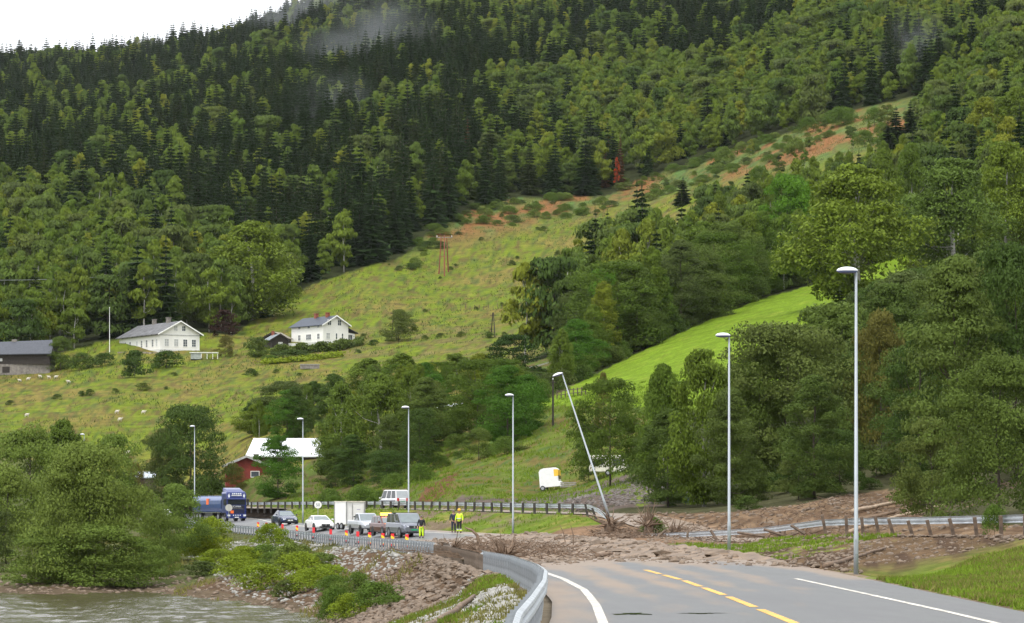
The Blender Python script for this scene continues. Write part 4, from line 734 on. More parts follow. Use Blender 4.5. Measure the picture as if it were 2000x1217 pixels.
g2 = thing('guardrail', 'steel rail on dark wooden posts along the side road, bent down at its muddy end', 'guardrail', (0, 0, 0))
def side_pt(Y): return Vector((float(XL2(Y)), Y, CH - float(H2(Y))))
P2 = [side_pt(y) for y in np.arange(500, 239.9, -2.5)]; 
sweep('rail_beam', [p + Vector((0, 0, .0)) for p in P2], PROF, ST, g2, side=-1)
e = P2[-1]; end = W__ = None
tail = [e + Vector((-.02, 0, .01)), e + Vector((.5, -4, -.02)), e + Vector((1.0, -9, -.28)), e + Vector((1.5, -15, -.75)), Vector((6.9, 216, CH - 1.62))]
sweep('rail_beam', tail, PROF, ST, g2, side=-1)['label'] = 'bent down end of the rail'
wpost = MB().box(-.08, .08, -.1, .1, -.6, .80).mesh('post', WP); wpostm = MB().box(-.07, .07, -.09, .09, -.25, .85).mesh('post', WPM)
for y in np.arange(242, 500, 4.0):
    p = side_pt(y); link('post', wpost, g2, p + Vector((-.12, -.1, 0)), (random.gauss(0, .03), random.gauss(0, .03), -.3))
for (t, ry_) in ((1, -.2), (2, -.35)): link('post', wpost, g2, tail[t] + Vector((-.1, -.1, 0)), (0, ry_, 0))
g3 = thing('guardrail', 'damaged guardrail with leaning wooden posts above the muddy embankment on the right', 'guardrail', (0, 0, 0))
def Yof(px_):
    ys = np.linspace(70, 236, 800); f = CX + XL2(ys) / ys * F; return float(np.interp(px_, f[::-1], ys[::-1]))
rp = [(1240, 1046), (1290, 1045), (1344, 1042), (1424, 1038), (1500, 1033), (1560, 1025), (1604, 1019), (1680, 1016), (1736, 1015), (1820, 1014), (1900, 1012), (2000, 1010), (2150, 1010)]
def W(px_, py_, Y): return Vector(((px_ - CX) / F * Y, Y, CH + (HY - py_) / F * Y))
RP = []
for q in np.linspace(0, len(rp) - 1, 60):
    i = min(int(q), len(rp) - 2); f = q - i; x = rp[i][0] * (1 - f) + rp[i + 1][0] * f; yy_ = rp[i][1] * (1 - f) + rp[i + 1][1] * f; Y = Yof(x) if x > 1330 else np.interp(x, [1240, 1330], [205, Yof(1330)]); RP.append(W(x, yy_, Y) - Vector((0, 0, .66)))
sweep('rail_beam', RP, PROF, ST, g3, side=-1)
for x, yb, ln in ((1612, 1038, .2), (1654, 1040, .06), (1686, 1044, .1), (1716, 1042, .2), (1746, 1048, .3), (1784, 1052, .3), (1820, 1052, .26), (1864, 1050, .26), (1908, 1050, .12), (1956, 1048, .05), (2002, 1047, 0), (2050, 1047, 0)):
    Y = Yof(x); p = W(x, yb, Y - .3); link('post', wpostm, g3, p, (.03, -ln, 0))
for x, yb, x2, y2 in ((1270, 1060, 1300, 1036), (1341, 1060, 1344, 1035), (1408, 1066, 1388, 1036), (1494, 1048, 1440, 1040), (1530, 1046, 1492, 1034), (1572, 1043, 1545, 1026), (1480, 1068, 1560, 1040)):
    Y = Yof(max(x, 1335)) - 1.5; a = W(x, yb, Y); b_ = W(x2, y2, Y + .3); MB().tube([a, b_], [.09, .08], 6).obj('post', WPM, g3)
# ------------------------------------------------------------------ street lamps
LPO = mat('lamp_pole_steel', (.30, .33, .35), .5, .35, var=.1, scale=1); LHW = mat('lamp_head_white', (.78, .80, .84), .4, var=.05); LHB = mat('lamp_head_underside', (.09, .11, .22), .25, var=.1)
pole_m = MB().tube([(0, 0, -.4), (0, 0, 1.3), (0, 0, 1.31), (0, 0, 10.2)], [.085, .08, .072, .042], 12).mesh('pole', LPO, True)
def dome(sx, sy, sz, cz, top=True):
    b = MB(); rings = []
    for i in range(6):
        t = i / 5 * PI / 2 * .97; rings.append([Vector((-.30 + sx * math.cos(t) * math.cos(a), sy * math.cos(t) * math.sin(a), cz + (1 if top else -1) * sz * math.sin(t))) for a in [2 * PI * k / 18 for k in range(18)]])
    b.loft(rings); return b
head_m = dome(.37, .19, .14, 10.24).mesh('lamp_head', LHW, True); lens_m = dome(.36, .18, .09, 10.235, False).mesh('lens', LHB, True)
door_m = MB().box(-.04, .04, -.09, -.08, .6, 1.1).mesh('access_door', LPO)
def lamp(label, loc, ry=0, rx=0, rz=0):
    t = thing('street_lamp', label, 'street lamp', loc, rz, 'street lamps along the road', rx, ry)
    link('pole', pole_m, t); h = link('lamp_head', head_m, t); link('lens', lens_m, h); link('access_door', door_m, t); return t
lamp('tallest street lamp, standing at the ditch in front of the right-hand wood', W(1672, 1117, 108))
lamp('second tallest street lamp, rising out of the mud beside the broken guardrail', W(1424, 1072, 152.5), rz=.1)
lamp('street lamp knocked askew and leaning over the bent guardrail end', W(1190, 1010, 215), ry=-R(18.2))
lamp('street lamp on the grass embankment behind the people', W(1002, 1043, 234.7), rz=.5)
lamp('street lamp rising behind the vans, in front of the large birch', Vector((-8.75, 268.6, CH - 2.1)), rz=.5)
lamp('street lamp beside the dark blue sedan', Vector((-20.75, 315, CH - 1.85)), rz=.6)
lamp('street lamp above the trailer of the blue truck', Vector((-40.0, 400, CH - .5)), rz=.6)
lamp('street lamp whose head just shows above the willows', Vector((-59.3, 440, CH - .65)), rz=.6)

# ------------------------------------------------------------------ vehicles
GL = mat('vehicle_glass', (.16, .19, .20), .12, var=.1, spec=.8); GLD = mat('dark_glass', (.02, .025, .03), .1, var=.1, spec=.8)
TY = mat('tyre_rubber', (.02, .02, .02), .8, var=.2); RIM = mat('wheel_rim', (.35, .36, .38), .35, .7, var=.1); BLK = mat('black_plastic', (.018, .018, .02), .5, var=.2); HLT = mat('headlight_glass', (.75, .78, .8), .15, var=.05); TL = mat('tail_light_red', (.5, .02, .02), .3, var=.1)
PLG = mat('green_number_plate', (.02, .30, .14), .5, var=.05); PLW = mat('white_number_plate', (.7, .7, .7), .5, var=.05); CHR = mat('chrome', (.7, .7, .72), .2, .9, var=.05)
_wm = {}
def wheel(par, x, y, r, w=.22):
    k = (r, w)
    if k not in _wm: _wm[k] = (MB().cyl((0, 0, 0), (0, 1, 0), r, w, 20).mesh('tyre', TY), MB().cyl((0, 0, 0), (0, 1, 0), r * .62, w + .02, 14).mesh('rim', RIM))
    o = link('wheel', _wm[k][0], par, (x, y, r)); link('rim', _wm[k][1], o); return o
def panel4(b, q, off, ins=0.0):
    """thin pane proud of the quad q"""
    q = [Vector(p) for p in q]; c = sum(q, Vector()) / 4; n = (q[1] - q[0]).cross(q[3] - q[0]).normalized()
    if n.dot(c - Vector((0, 0, .8))) < 0: n = -n
    q = [p.lerp(c, ins) for p in q]; b.hexa([p - n * .01 for p in q], [p + n * off for p in q])
def car(name, label, cat, loc, heading, L, Wd, H, paint, kind='sedan', plate=PLW, group=None, roofc=None, tint=GL):
    t = thing(name, label, cat, loc, math.atan2(heading[1], heading[0]), group); P = paint; hw = Wd / 2; hl = L / 2; wr = .33 if kind in ('sedan', 'coupe') else .36
    if kind in ('sedan', 'coupe'):
        st = [(-hl, .35, .80, .80), (-hl + .12, .25, .93, .92), (-hl * .6, .2, 1.0, 1), (-.2, .19, .97, 1), (hl * .38, .2, .95, 1), (hl * .66, .2, .84, .98), (hl - .25, .24, .70, .90), (hl, .32, .56, .70)]; cb = (-hl * .66, hl * .42, .93); ct = (-hl * .34, hl * .06, H); wt = .70
    elif kind == 'pickup':
        st = [(-hl, .5, 1.12, .95), (-hl + .1, .45, 1.15, 1), (-.2, .4, 1.14, 1), (hl * .36, .4, 1.14, 1), (hl * .7, .4, 1.08, .98), (hl - .15, .42, .98, .92), (hl, .5, .78, .8)]; cb = (-hl * .25, hl * .46, 1.10); ct = (-hl * .17, hl * .16, H); wt = .80
    elif kind == 'suv':
        st = [(-hl, .4, 1.0, .9), (-hl + .1, .3, 1.08, 1), (-.2, .28, 1.06, 1), (hl * .4, .28, 1.05, 1), (hl * .75, .3, 1.0, .97), (hl - .1, .32, .92, .9), (hl, .42, .75, .8)]; cb = (-hl + .08, hl * .5, 1.03); ct = (-hl + .3, hl * .18, H); wt = .82
    elif kind == 'van':
        st = [(-hl, .35, 1.08, .94), (-hl + .1, .28, 1.15, 1), (0, .26, 1.13, 1), (hl * .52, .26, 1.13, 1), (hl * .8, .28, 1.05, .96), (hl - .1, .3, .95, .9), (hl, .4, .75, .8)]; cb = (-hl + .05, hl * .62, 1.10); ct = (-hl + .15, hl * .30, H); wt = .86
    else:  # minibus
        st = [(-hl, .4, 1.0, .94), (-hl + .08, .3, 1.1, 1), (0, .28, 1.08, 1), (hl * .6, .28, 1.08, 1), (hl * .85, .3, 1.0, .95), (hl, .4, .8, .85)]; cb = (-hl + .05, hl * .84, 1.04); ct = (-hl + .28, hl * .52, H); wt = .84
    rings = []
    for x, z0, z1, w in st:
        w *= hw; zm = z0 + (z1 - z0) * .55
        rings.append([Vector(p) for p in ((x, -w * .86, z0), (x, -w * .99, z0 + .08), (x, -w, zm), (x, -w * .97, z1 - .07), (x, -w * .88, z1), (x, 0, z1 + .035), (x, w * .88, z1), (x, w * .97, z1 - .07), (x, w, zm), (x, w * .99, z0 + .08), (x, w * .86, z0))])
    MB().loft(rings).obj('body', P, t, smooth=False, bevel=.03)
    zb = cb[2]; bw = hw * .90; tw_ = hw * wt
    B = [Vector((cb[0], -bw, zb)), Vector((cb[1], -bw, zb)), Vector((cb[1], bw, zb)), Vector((cb[0], bw, zb))]; T_ = [Vector((ct[0], -tw_, ct[2] - .05)), Vector((ct[1], -tw_, ct[2] - .05)), Vector((ct[1], tw_, ct[2] - .05)), Vector((ct[0], tw_, ct[2] - .05))]
    Tm_ = [p.lerp(sum(T_, Vector()) / 4, .12) + Vector((0, 0, .05)) for p in T_]
    MB().loft([B, T_, Tm_]).obj('cabin', P, t, bevel=.02)
    b = MB(); panel4(b, [B[1], B[2], T_[2], T_[1]], .012, .10); b.obj('windscreen', tint, t)
    if kind != 'van' or True: b = MB(); panel4(b, [B[3], B[0], T_[0], T_[3]], .012, .14); b.obj('rear_window', tint, t)
    nw = 2 if kind in ('sedan', 'coupe', 'pickup') else 3
    for s, i0, i1 in ((-1, 0, 1), (1, 3, 2)):
        for k in range(nw):
            f0 = k / nw + .02; f1 = (k + 1) / nw - .02; q = [B[i0].lerp(B[i1], f0), B[i0].lerp(B[i1], f1), T_[i0].lerp(T_[i1], f1), T_[i0].lerp(T_[i1], f0)]
            b = MB(); panel4(b, q, .01, .10); b.obj('side_window', GLD, t)
        b = MB(); b.box(cb[1] - .28, cb[1] - .12, s * (hw + .02) - (.0 if s > 0 else .16), s * (hw + .02) + (.16 if s > 0 else 0), zb + .02, zb + .16); b.obj('mirror', P, t, bevel=.03)
    for sx in (-.60, .62):
        for s in (-1, 1):
            x = sx * hl; wheel(t, x, s * (hw - .11), wr); MB().cyl((x, s * (hw - .02), wr), (0, 1, 0), wr + .06, .06, 20).obj('wheel_arch', BLK, t)
    zf = st[-2][2]; xh = hl - .10
    for s in (-1, 1):
        b = MB(); b.hexa([(xh - .25, s * hw * .90, zf - .18), (xh + .07, s * hw * .70, zf - .20), (xh + .10, s * hw * .48, zf - .20), (xh - .1, s * hw * .5, zf - .18)], [(xh - .28, s * hw * .88, zf - .02), (xh + .03, s * hw * .70, zf - .06), (xh + .06, s * hw * .48, zf - .08), (xh - .1, s * hw * .5, zf - .03)]); b.obj('headlight', HLT, t)
        MB().box(-hl - .015, -hl + .1, s * hw * .62 - .12, s * hw * .62 + .14, .72 if kind in ('sedan', 'coupe') else .8, .9 if kind in ('sedan', 'coupe') else 1.1).obj('tail_light', TL, t, bevel=.02)
    MB().box(hl - .06, hl + .02, -hw * .42, hw * .42, zf - .26, zf - .08).obj('grille', BLK, t); MB().box(hl - .08, hl + .03, -hw * .62, hw * .62, .30, .42).obj('air_intake', BLK, t)
    MB().cyl((hl + .03, 0, zf - .17), (1, 0, 0), .07, .03, 12).obj('badge', CHR, t)
    pz = .48 if kind in ('sedan', 'coupe') else .56
    MB().box(hl + .02, hl + .045, -.26, .26, pz - .06, pz + .06).obj('number_plate', plate, t); MB().box(-hl - .03, -hl - .01, -.26, .26, pz + .1, pz + .22).obj('number_plate', plate, t)
    MB().box(hl * .5, hl * .5 + .02, -.01, 0, .2, .21)
    return t
def road_at(px_, Y): X = (px_ - CX) / F * Y; return Vector((X, Y, float(road_z(X, Y)) + .005))
hd = (.33, -1)
car('parked_car', 'dark blue sedan waiting behind the white car', 'car', road_at(556, 318), hd, 4.6, 1.85, 1.45, mat('dark_blue_paint', (.012, .022, .07), .25, .2, var=.1, coat=.6), 'sedan', group='vehicles queuing at the mudslide')
car('parked_car', 'white low sports car between the blue sedan and the box trailer', 'car', road_at(624, 288), hd, 4.5, 1.85, 1.38, mat('white_paint', (.80, .80, .79), .3, 0, var=.04, coat=.5), 'coupe', plate=BLK, group='vehicles queuing at the mudslide')
car('pickup_truck', 'silver pickup standing in front of the white box trailer', 'pickup truck', road_at(714, 268), hd, 5.1, 1.86, 1.74, mat('silver_paint', (.52, .54, .58), .28, .6, var=.08, coat=.4), 'pickup', PLG, 'vehicles queuing at the mudslide')
sv = car('parked_car', 'dark maroon car with flashing orange roof beacon beside the grey van', 'car', road_at(758, 257), hd, 4.6, 1.85, 1.62, mat('maroon_glow_paint', (.12, .035, .03), .3, .4, var=.2, coat=.4), 'suv', group='vehicles queuing at the mudslide')  # maroon body colour, reddened to carry the beacon's orange glow
BE = mat('orange_beacon_light', (1.0, .30, .04), .3, emit=7, var=.0)
for y_ in (-.55, -.2, .2, .55): MB().tube([(0.3, y_, 1.62), (.3, y_, 1.70), (.3, y_, 1.78)], [.12, .11, .05], 10).obj('beacon', BE, sv)
MB().box(.10, .44, -.68, .68, 1.66, 1.86).obj('beacon_glow_box', BE, sv); MB().box(.15, .45, -.75, .75, 1.58, 1.63).obj('beacon_bar', BLK, sv)  # glowing box added over the beacons to enlarge their orange flash
vn = car('parked_van', 'metallic grey van at the head of the queue, nearest the mud', 'van', road_at(792, 250), hd, 4.9, 1.93, 1.86, mat('grey_van_paint', (.20, .21, .25), .28, .6, var=.08, coat=.4), 'van', PLG, 'vehicles queuing at the mudslide')
MB().box(-.9, -.2, -.9, .9, 1.84, 1.90).obj('roof_bar', BLK, vn)
mb = car('minibus', 'old white minibus seen from behind on the side road', 'minibus', Vector((-12.6, 340, CH - .5)), (-.48, 1), 4.5, 1.72, 1.98, mat('dull_white_paint', (.66, .66, .68), .4, 0, var=.06), 'minibus', PLG, tint=mat('pale_glass', (.35, .38, .40), .15, var=.1))
MB().box(-2.2, 2.1, .862, .872, .72, .9).obj('side_stripe', mat('grey_stripe', (.25, .26, .3), .4), mb)
# box trailer
tr = thing('box_trailer', 'tall white box trailer with a side door, behind the silver pickup', 'trailer', road_at(683, 281), math.atan2(-1, .55)); BX = mat('trailer_white', (.80, .79, .76), .45, var=.05); AL = mat('aluminium_trim', (.42, .42, .42), .4, .6, var=.1)
MB().box(-1.15, 1.15, -.9, .9, .45, 2.45).obj('body', BX, tr, bevel=.02); MB().box(-1.24, 1.24, -.94, .94, 2.45, 2.51).obj('roof', mat('cream_roof', (.80, .74, .60), .5), tr)
for x in (-1.2, 1.2):
    for y_ in (-.9, .9): MB().box(x - .04, x + .04, y_ - .04, y_ + .04, .42, 2.46).obj('corner_trim', AL, tr)
MB().box(1.2, 1.225, -.25, .75, .5, 2.2).obj('door', BX, tr); MB().box(1.225, 1.26, -.22, -.05, 1.1, 1.2).obj('door_handle', BLK, tr); MB().box(1.2, 1.22, -.33, -.27, .45, 2.3).obj('door_frame', AL, tr); MB().box(1.228, 1.233, .1, .45, 1.75, 1.82).obj('sticker', mat('faded_print', (.45, .42, .55), .6), tr)
for x in (-.45, .3): 
    for s in (-1, 1): wheel(tr, x, s * .87, .30)
MB().tube([(1.2, 0, .45), (2.3, 0, .5)], .05, 6).obj('drawbar', AL, tr)
# blue lorry
ty = math.atan2(-1, .42); lo = thing('lorry', 'dark blue lorry with roof lamps and a blue tank trailer, last in the queue', 'truck', road_at(462, 383), ty); BL = mat('lorry_blue', (.016, .030, .16), .28, .1, var=.12, coat=.5); BLT = mat('tank_blue', (.025, .065, .22), .3, .1, var=.2, coat=.4); ORP = mat('orange_plate', (.85, .16, .03), .5, var=.05)
rings = []
for x, z0, z1, w in ((-2.2, 1.0, 3.55, 1.20), (-.35, 1.0, 3.6, 1.25), (-.1, .45, 3.50, 1.25), (0, .40, 2.9, 1.22)): rings.append([Vector(p) for p in ((x, -w, z0), (x, -w, z1 - .2), (x, -w * .9, z1), (x, w * .9, z1), (x, w, z1 - .2), (x, w, z0))])
MB().loft(rings).obj('cab', BL, lo, bevel=.05)
MB().hexa([(-2.1, -1.1, 3.56), (-.3, -1.05, 3.56), (-.3, 1.05, 3.56), (-2.1, 1.1, 3.56)], [(-2.1, -1.05, 4.05), (-1.1, -.95, 3.86), (-1.1, .95, 3.86), (-2.1, 1.05, 4.05)]).obj('roof_deflector', BL, lo, bevel=.04)
MB().hexa([(.0, -1.08, 2.0), (.03, -1.08, 2.0), (.03, 1.08, 2.0), (0, 1.08, 2.0)], [(-.12, -1.05, 2.75), (-.01, -1.05, 2.75), (-.01, 1.05, 2.75), (-.12, 1.05, 2.75)]).obj('windscreen', GLD, lo)
MB().hexa([(-.1, -1.2, 2.72), (.28, -1.15, 2.66), (.28, 1.15, 2.66), (-.1, 1.2, 2.72)], [(-.1, -1.2, 2.80), (.24, -1.15, 2.78), (.24, 1.15, 2.78), (-.1, 1.2, 2.80)]).obj('sun_visor', BL, lo)
MB().box(.0, .04, -.98, .98, .95, 1.9).obj('grille', mat('grille_dark', (.012, .014, .03), .4), lo)
for k in range(4): MB().box(.04, .055, -.9, .9, 1.02 + k * .17, 1.05 + k * .17).obj('grille_bar', CHR if k == 3 else BL, lo)
MB().box(-.1, .10, -1.22, 1.22, .35, .9).obj('bumper', BL, lo, bevel=.05)
for s in (-1, 1):
    MB().box(.08, .13, s * 1.0 - .17, s * 1.0 + .17, .6, .8).obj('headlight', HLT, lo, bevel=.02); MB().box(.0, .12, s * 1.42 - .12, s * 1.42 + .12, 1.9, 2.7).obj('mirror', BLK, lo, bevel=.04); MB().box(-.02, .02, min(s * 1.2, s * 1.4), max(s * 1.2, s * 1.4), 2.6, 2.64).obj('mirror_arm', BLK, lo)
    MB().box(-1.25, -.45, s * 1.252 - .012, s * 1.252 + .012, 1.95, 2.6).obj('side_window', GLD, lo); MB().box(-1.0, -.5, s * 1.25 - .03, s * 1.25 + .03, .5, .9).obj('step', BLK, lo)
    MB().add([(-.02, s * .95 - .13, 3.1), (.02, s * .95, 3.38), (-.02, s * .95 + .13, 3.1), (.02, s * .95, 2.78)], [(0, 1, 2, 3)]).obj('diamond_light', HLT, lo)
for k in range(5): MB().cyl((.05, -.5 + k * .25, 3.32), (1, 0, 0), .09, .08, 12).obj('roof_lamp', HLT, lo)
for k in range(4): MB().cyl((.13, -.42 + k * .28, .72), (1, 0, 0), .07, .06, 10).obj('spot_lamp', HLT, lo)
MB().box(-.02, .05, -.62, .62, 3.08, 3.17).obj('name_board', mat('lit_board', (.8, .8, .76), .4), lo); MB().box(.06, .09, -.78, -.38, .95, 1.3).obj('hazard_plate', ORP, lo); MB().box(.10, .13, -.26, .26, .42, .54).obj('number_plate', PLW, lo)
def text(s_, size, M, m, parent, name='lettering'):
    c = bpy.data.curves.new(name, 'FONT'); c.body = s_; c.size = size; c.extrude = .006; c.align_x = 'CENTER'; c.align_y = 'CENTER'; c.materials.append(m); o0 = bpy.data.objects.new('tmp', c); COL.objects.link(o0); bpy.context.view_layer.update(); me_ = bpy.data.meshes.new_from_object(o0.evaluated_get(bpy.context.evaluated_depsgraph_get())); bpy.data.objects.remove(o0); o = bpy.data.objects.new(name, me_); COL.objects.link(o); o.parent = parent; o.matrix_local = M; return o
Mf = Matrix.Translation((.07, 0, 1.78)) @ Matrix(((0, 0, 1, 0), (1, 0, 0, 0), (0, 1, 0, 0), (0, 0, 0, 1)))
text('SCANIA', .30, Mf, HLT, lo)
for x, s in ((-.75, 1), (-.75, -1), (-3.6, 1), (-3.6, -1)): wheel(lo, x, s * 1.05, .5, .32)
MB().box(-5.5, -1.8, -.5, .5, .75, 1.0).obj('chassis', BLK, lo)
rings = []
for x, sc_ in ((-2.55, .86), (-2.45, 1), (-14.5, 1), (-14.6, .86)):
    rings.append([Vector((x, 1.22 * sc_ * (abs(math.cos(a)) ** .6) * (1 if math.cos(a) > 0 else -1), 2.05 + 1.05 * sc_ * (abs(math.sin(a)) ** .7) * (1 if math.sin(a) > 0 else -1))) for a in [2 * PI * k / 20 for k in range(20)]])
MB().loft(rings).obj('tank', BLT, lo, smooth=False); MB().box(-14.4, -2.6, -1.2, 1.2, 1.0, 1.08).obj('tank_skirt', CHR, lo); MB().box(-14.0, -5.6, -.45, .45, .7, .98).obj('chassis', BLK, lo)
for s in (-1, 1):
    for x in (-11, -12.2, -13.4): wheel(lo, x, s * 1.02, .5, .34)
    MB().box(-8.3, -7.4, s * 1.19 - .03 + s * .02, s * 1.19 + .03 + s * .02, 2.0, 2.75).obj('hazard_plate', ORP, lo)
MB().box(-9, -6, -1.15, -.6, .6, 1.0).obj('side_box', BLK, lo)
# partly hidden white vehicle beyond the willows
car('parked_car', 'white car almost hidden behind the pale willow, left of the lorry', 'car', road_at(318, 425), (.42, -1), 4.4, 1.8, 1.5, _m['white_paint'], 'suv')
# horse trailer on the slope
p = hit(1076, 958); ht = thing('horse_trailer', 'white horse trailer with yellow top standing on the grass slope', 'trailer', p, R(-12), rx=0, ry=R(-5)); ht.scale = (1.0, 1.0, 1.0)
HWm = mat('trailer_plain_white', (.80, .80, .80), .4, var=.05); YE = mat('yellow_panel', (.85, .52, .05), .5, var=.06)
def arch(x, w, z0, z1, r):
    pts = [Vector((x, -w, z0))]; 
    for k in range(5): a = PI - k * PI / 8; pts.append(Vector((x, -w + r + r * math.cos(a), z1 - r + r * math.sin(a))))
    for k in range(5): a = PI / 2 - k * PI / 8; pts.append(Vector((x, w - r + r * math.cos(a), z1 - r + r * math.sin(a))))
    return pts + [Vector((x, w, z0))]
q = [(-1.0, 0.35), (-1.0, 2.0), (-.85, 2.25), (-.5, 2.36), (.6, 2.38), (.95, 2.2), (1.05, 1.8), (1.05, .9), (1.3, .7), (1.3, .35)]
MB().loft([[Vector((x, y_, z)) for x, z in q] for y_ in (-.8, -.76, .76, .8)]).obj('body', HWm, ht, bevel=.02)
MB().box(.62, 1.07, -.805, -.78, 1.45, 2.18).obj('yellow_panel', YE, ht); MB().box(1.05, 1.075, -.7, .7, 1.5, 2.1).obj('yellow_panel', YE, ht); MB().box(1.06, 1.09, -.6, .6, 1.1, 1.5).obj('window', GLD, ht)
for s in (-1, 1): wheel(ht, -.7, s * .8, .27)
MB().tube([(1.3, 0, .45), (2.2, 0, .4)], .05, 6).obj('drawbar', AL, ht)
# caravan-like pale shed and low wall behind the forked tree
p = hit(1190, 930); sh = thing('caravan', 'pale caravan half hidden behind the forked tree', 'caravan', p, R(-8)); MB().box(-2.0, 2.0, -1, 1, .35, 2.1).obj('body', mat('caravan_cream', (.62, .60, .50), .5), sh, bevel=.12); MB().box(-1.5, -.5, -1.02, -1.0, 1.1, 1.7).obj('window', GLD, sh); MB().box(.5, 1.5, -1.02, -1.0, 1.1, 1.7).obj('window', GLD, sh)
for s in (-1, 1): wheel(sh, 0, s * .9, .32)
p = hit(1110, 952); fw = thing('log_stack', 'grey wooden pallet stack beside the horse trailer', 'pallet stack', p, .1)
for k in range(3): MB().box(-.8, .8, -.4, .4, .2 * k, .2 * k + .14).obj('board', mat('grey_planks', (.30, .28, .26), .8), fw)

# ------------------------------------------------------------------ road signs and marker boards
SG = mat('sign_grey', (.45, .44, .40), .6, var=.06); SW = mat('sign_white', (.78, .77, .74), .5, var=.03); SGT = mat('sign_grey_print', (.16, .17, .22), .6)
sg = thing('round_sign', 'round road sign seen from its blank back in front of the lorry', 'road sign', Vector((-31.1, 347, 0)) if False else road_at(447, 340)); sg.location.z = road_z(sg.location.x, 340) 
MB().tube([(0, 0, -.3), (0, 0, 2.45)], .03, 8).obj('post', AL, sg); MB().cyl((0, 0, 2.1), (0, 1, 0), .38, .03, 24).obj('disc', SG, sg); MB().box(-.25, .25, -.2, .2, 0, .12).obj('foot', SG, sg)
p = Vector(((621 - CX) / F * 309, 309, 0)); p.z = float(ground(p.x, p.y, True, False)[0])
s5 = thing('speed_sign', 'round white 50 sign standing behind the white sports car', 'road sign', p); zt = CH - p.z - .1
MB().tube([(0, .03, -.3), (0, .03, zt + .2)], .03, 8).obj('post', AL, s5); MB().cyl((0, 0, zt), (0, 1, 0), .36, .03, 28).obj('disc', SW, s5); MB().tube([(0, -.008, zt), (0, -.022, zt)], .345, 28).obj('face', SW, s5)
text('50', .40, Matrix.Translation((0, -.03, zt - .02)) @ Matrix.Rotation(R(90), 4, 'X'), SGT, s5, 'digits')
RE = mat('marker_red', (.75, .03, .04), .45, var=.06); YL = mat('marker_yellow', (.90, .62, .03), .45, var=.06)
bm = MB().box(-.11, .11, -.02, .02, .12, .98).mesh('board', RE); stp = MB()
for z in (.25, .62): stp.add([(-.13, -.025, z), (.13, -.025, z - .16), (.13, -.025, z + .10), (-.13, -.025, z + .26)], [(0, 1, 2, 3)])
stm = []
for z in (.32, .66): stm.append(MB().hexa([(-.11, -.03, z), (.11, -.03, z - .14), (.11, -.021, z - .14), (-.11, -.021, z)], [(-.11, -.03, z + .2), (.11, -.03, z + .06), (.11, -.021, z + .06), (-.11, -.021, z + .2)]).mesh('stripe', YL))
ftm = MB().box(-.2, .2, -.35, .35, 0, .12).mesh('foot', BLK)
ys_ = np.linspace(150, 420, 900); pxr = CX + (XL(ys_) + 1.0) / ys_ * F
for k, (x, ye, w) in enumerate([(504, 1, 'farthest yellow striped marker board, right of the lorry'), (520, 1, 'second yellow striped marker board, right of the lorry'), (533, 1, 'yellow striped marker board left of the blue sedan front'), (551.6, 0, 'red marker board before the middle of the blue sedan'), (580, 1, 'yellow striped marker board at the right headlight of the blue sedan'), (612.6, 0, 'red marker board before the left side of the white sports car'), (646, 0, 'red marker board before the right side of the white sports car'), (676.5, 1, 'yellow striped marker board before the box trailer door'), (698.7, 0, 'red marker board before the pickup load bed'), (721.8, 1, 'yellow striped marker board before the pickup nose'), (747.7, 1, 'yellow striped marker board before the maroon car'), (766.7, 1, 'yellow striped marker board at the left corner of the grey van'), (794.7, 1, 'yellow striped marker board before the number plate of the grey van')]):
    Y = float(np.interp(-x, -pxr[::-1] if pxr[0] < pxr[-1] else -pxr, ys_)) ; p = road_at(x, Y)
    t = thing('marker_board', w, 'marker board', p, .08, 'marker boards along the steel guardrail'); link('board', bm, t); link('foot', ftm, t)
    if ye:
        for m_ in stm: link('stripe', m_, t)
#PART5
# ------------------------------------------------------------------ houses
WHW = mat('white_painted_cladding', (.80, .79, .75), .6, var=.04, scale=1); WHS = mat('white_rendered_base', (.60, .60, .58), .8, var=.1); TRM = mat('white_trim', (.82, .82, .80), .5, var=.03)
SLT = mat('worn_slate', (.11, .11, .115), .6, var=.5, scale=.8, bump=.5, bscale=4); SLD = mat('dark_slate', (.035, .045, .065), .5, var=.25, scale=2); BRK = mat('brick_red', (.25, .075, .045), .85, var=.3, scale=6); STN = mat('field_stone', (.26, .23, .19), .9, var=.5, scale=2, bump=.6, bscale=4)
WGL = mat('window_glass', (.06, .075, .09), .12, var=.2, spec=.8); CUR = mat('curtained_glass', (.42, .43, .42), .3, var=.15); DWD = mat('dark_stained_wood', (.03, .024, .02), .85, var=.3); RWD = mat('red_painted_wood', (.20, .028, .018), .75, var=.2, scale=2); GRB = mat('grey_concrete', (.20, .18, .16), .9, var=.3, scale=2); MTR = mat('white_metal_roof', (.80, .83, .86), .35, .0, var=.03); BRN = mat('weathered_brown_boards', (.10, .075, .055), .85, var=.3)
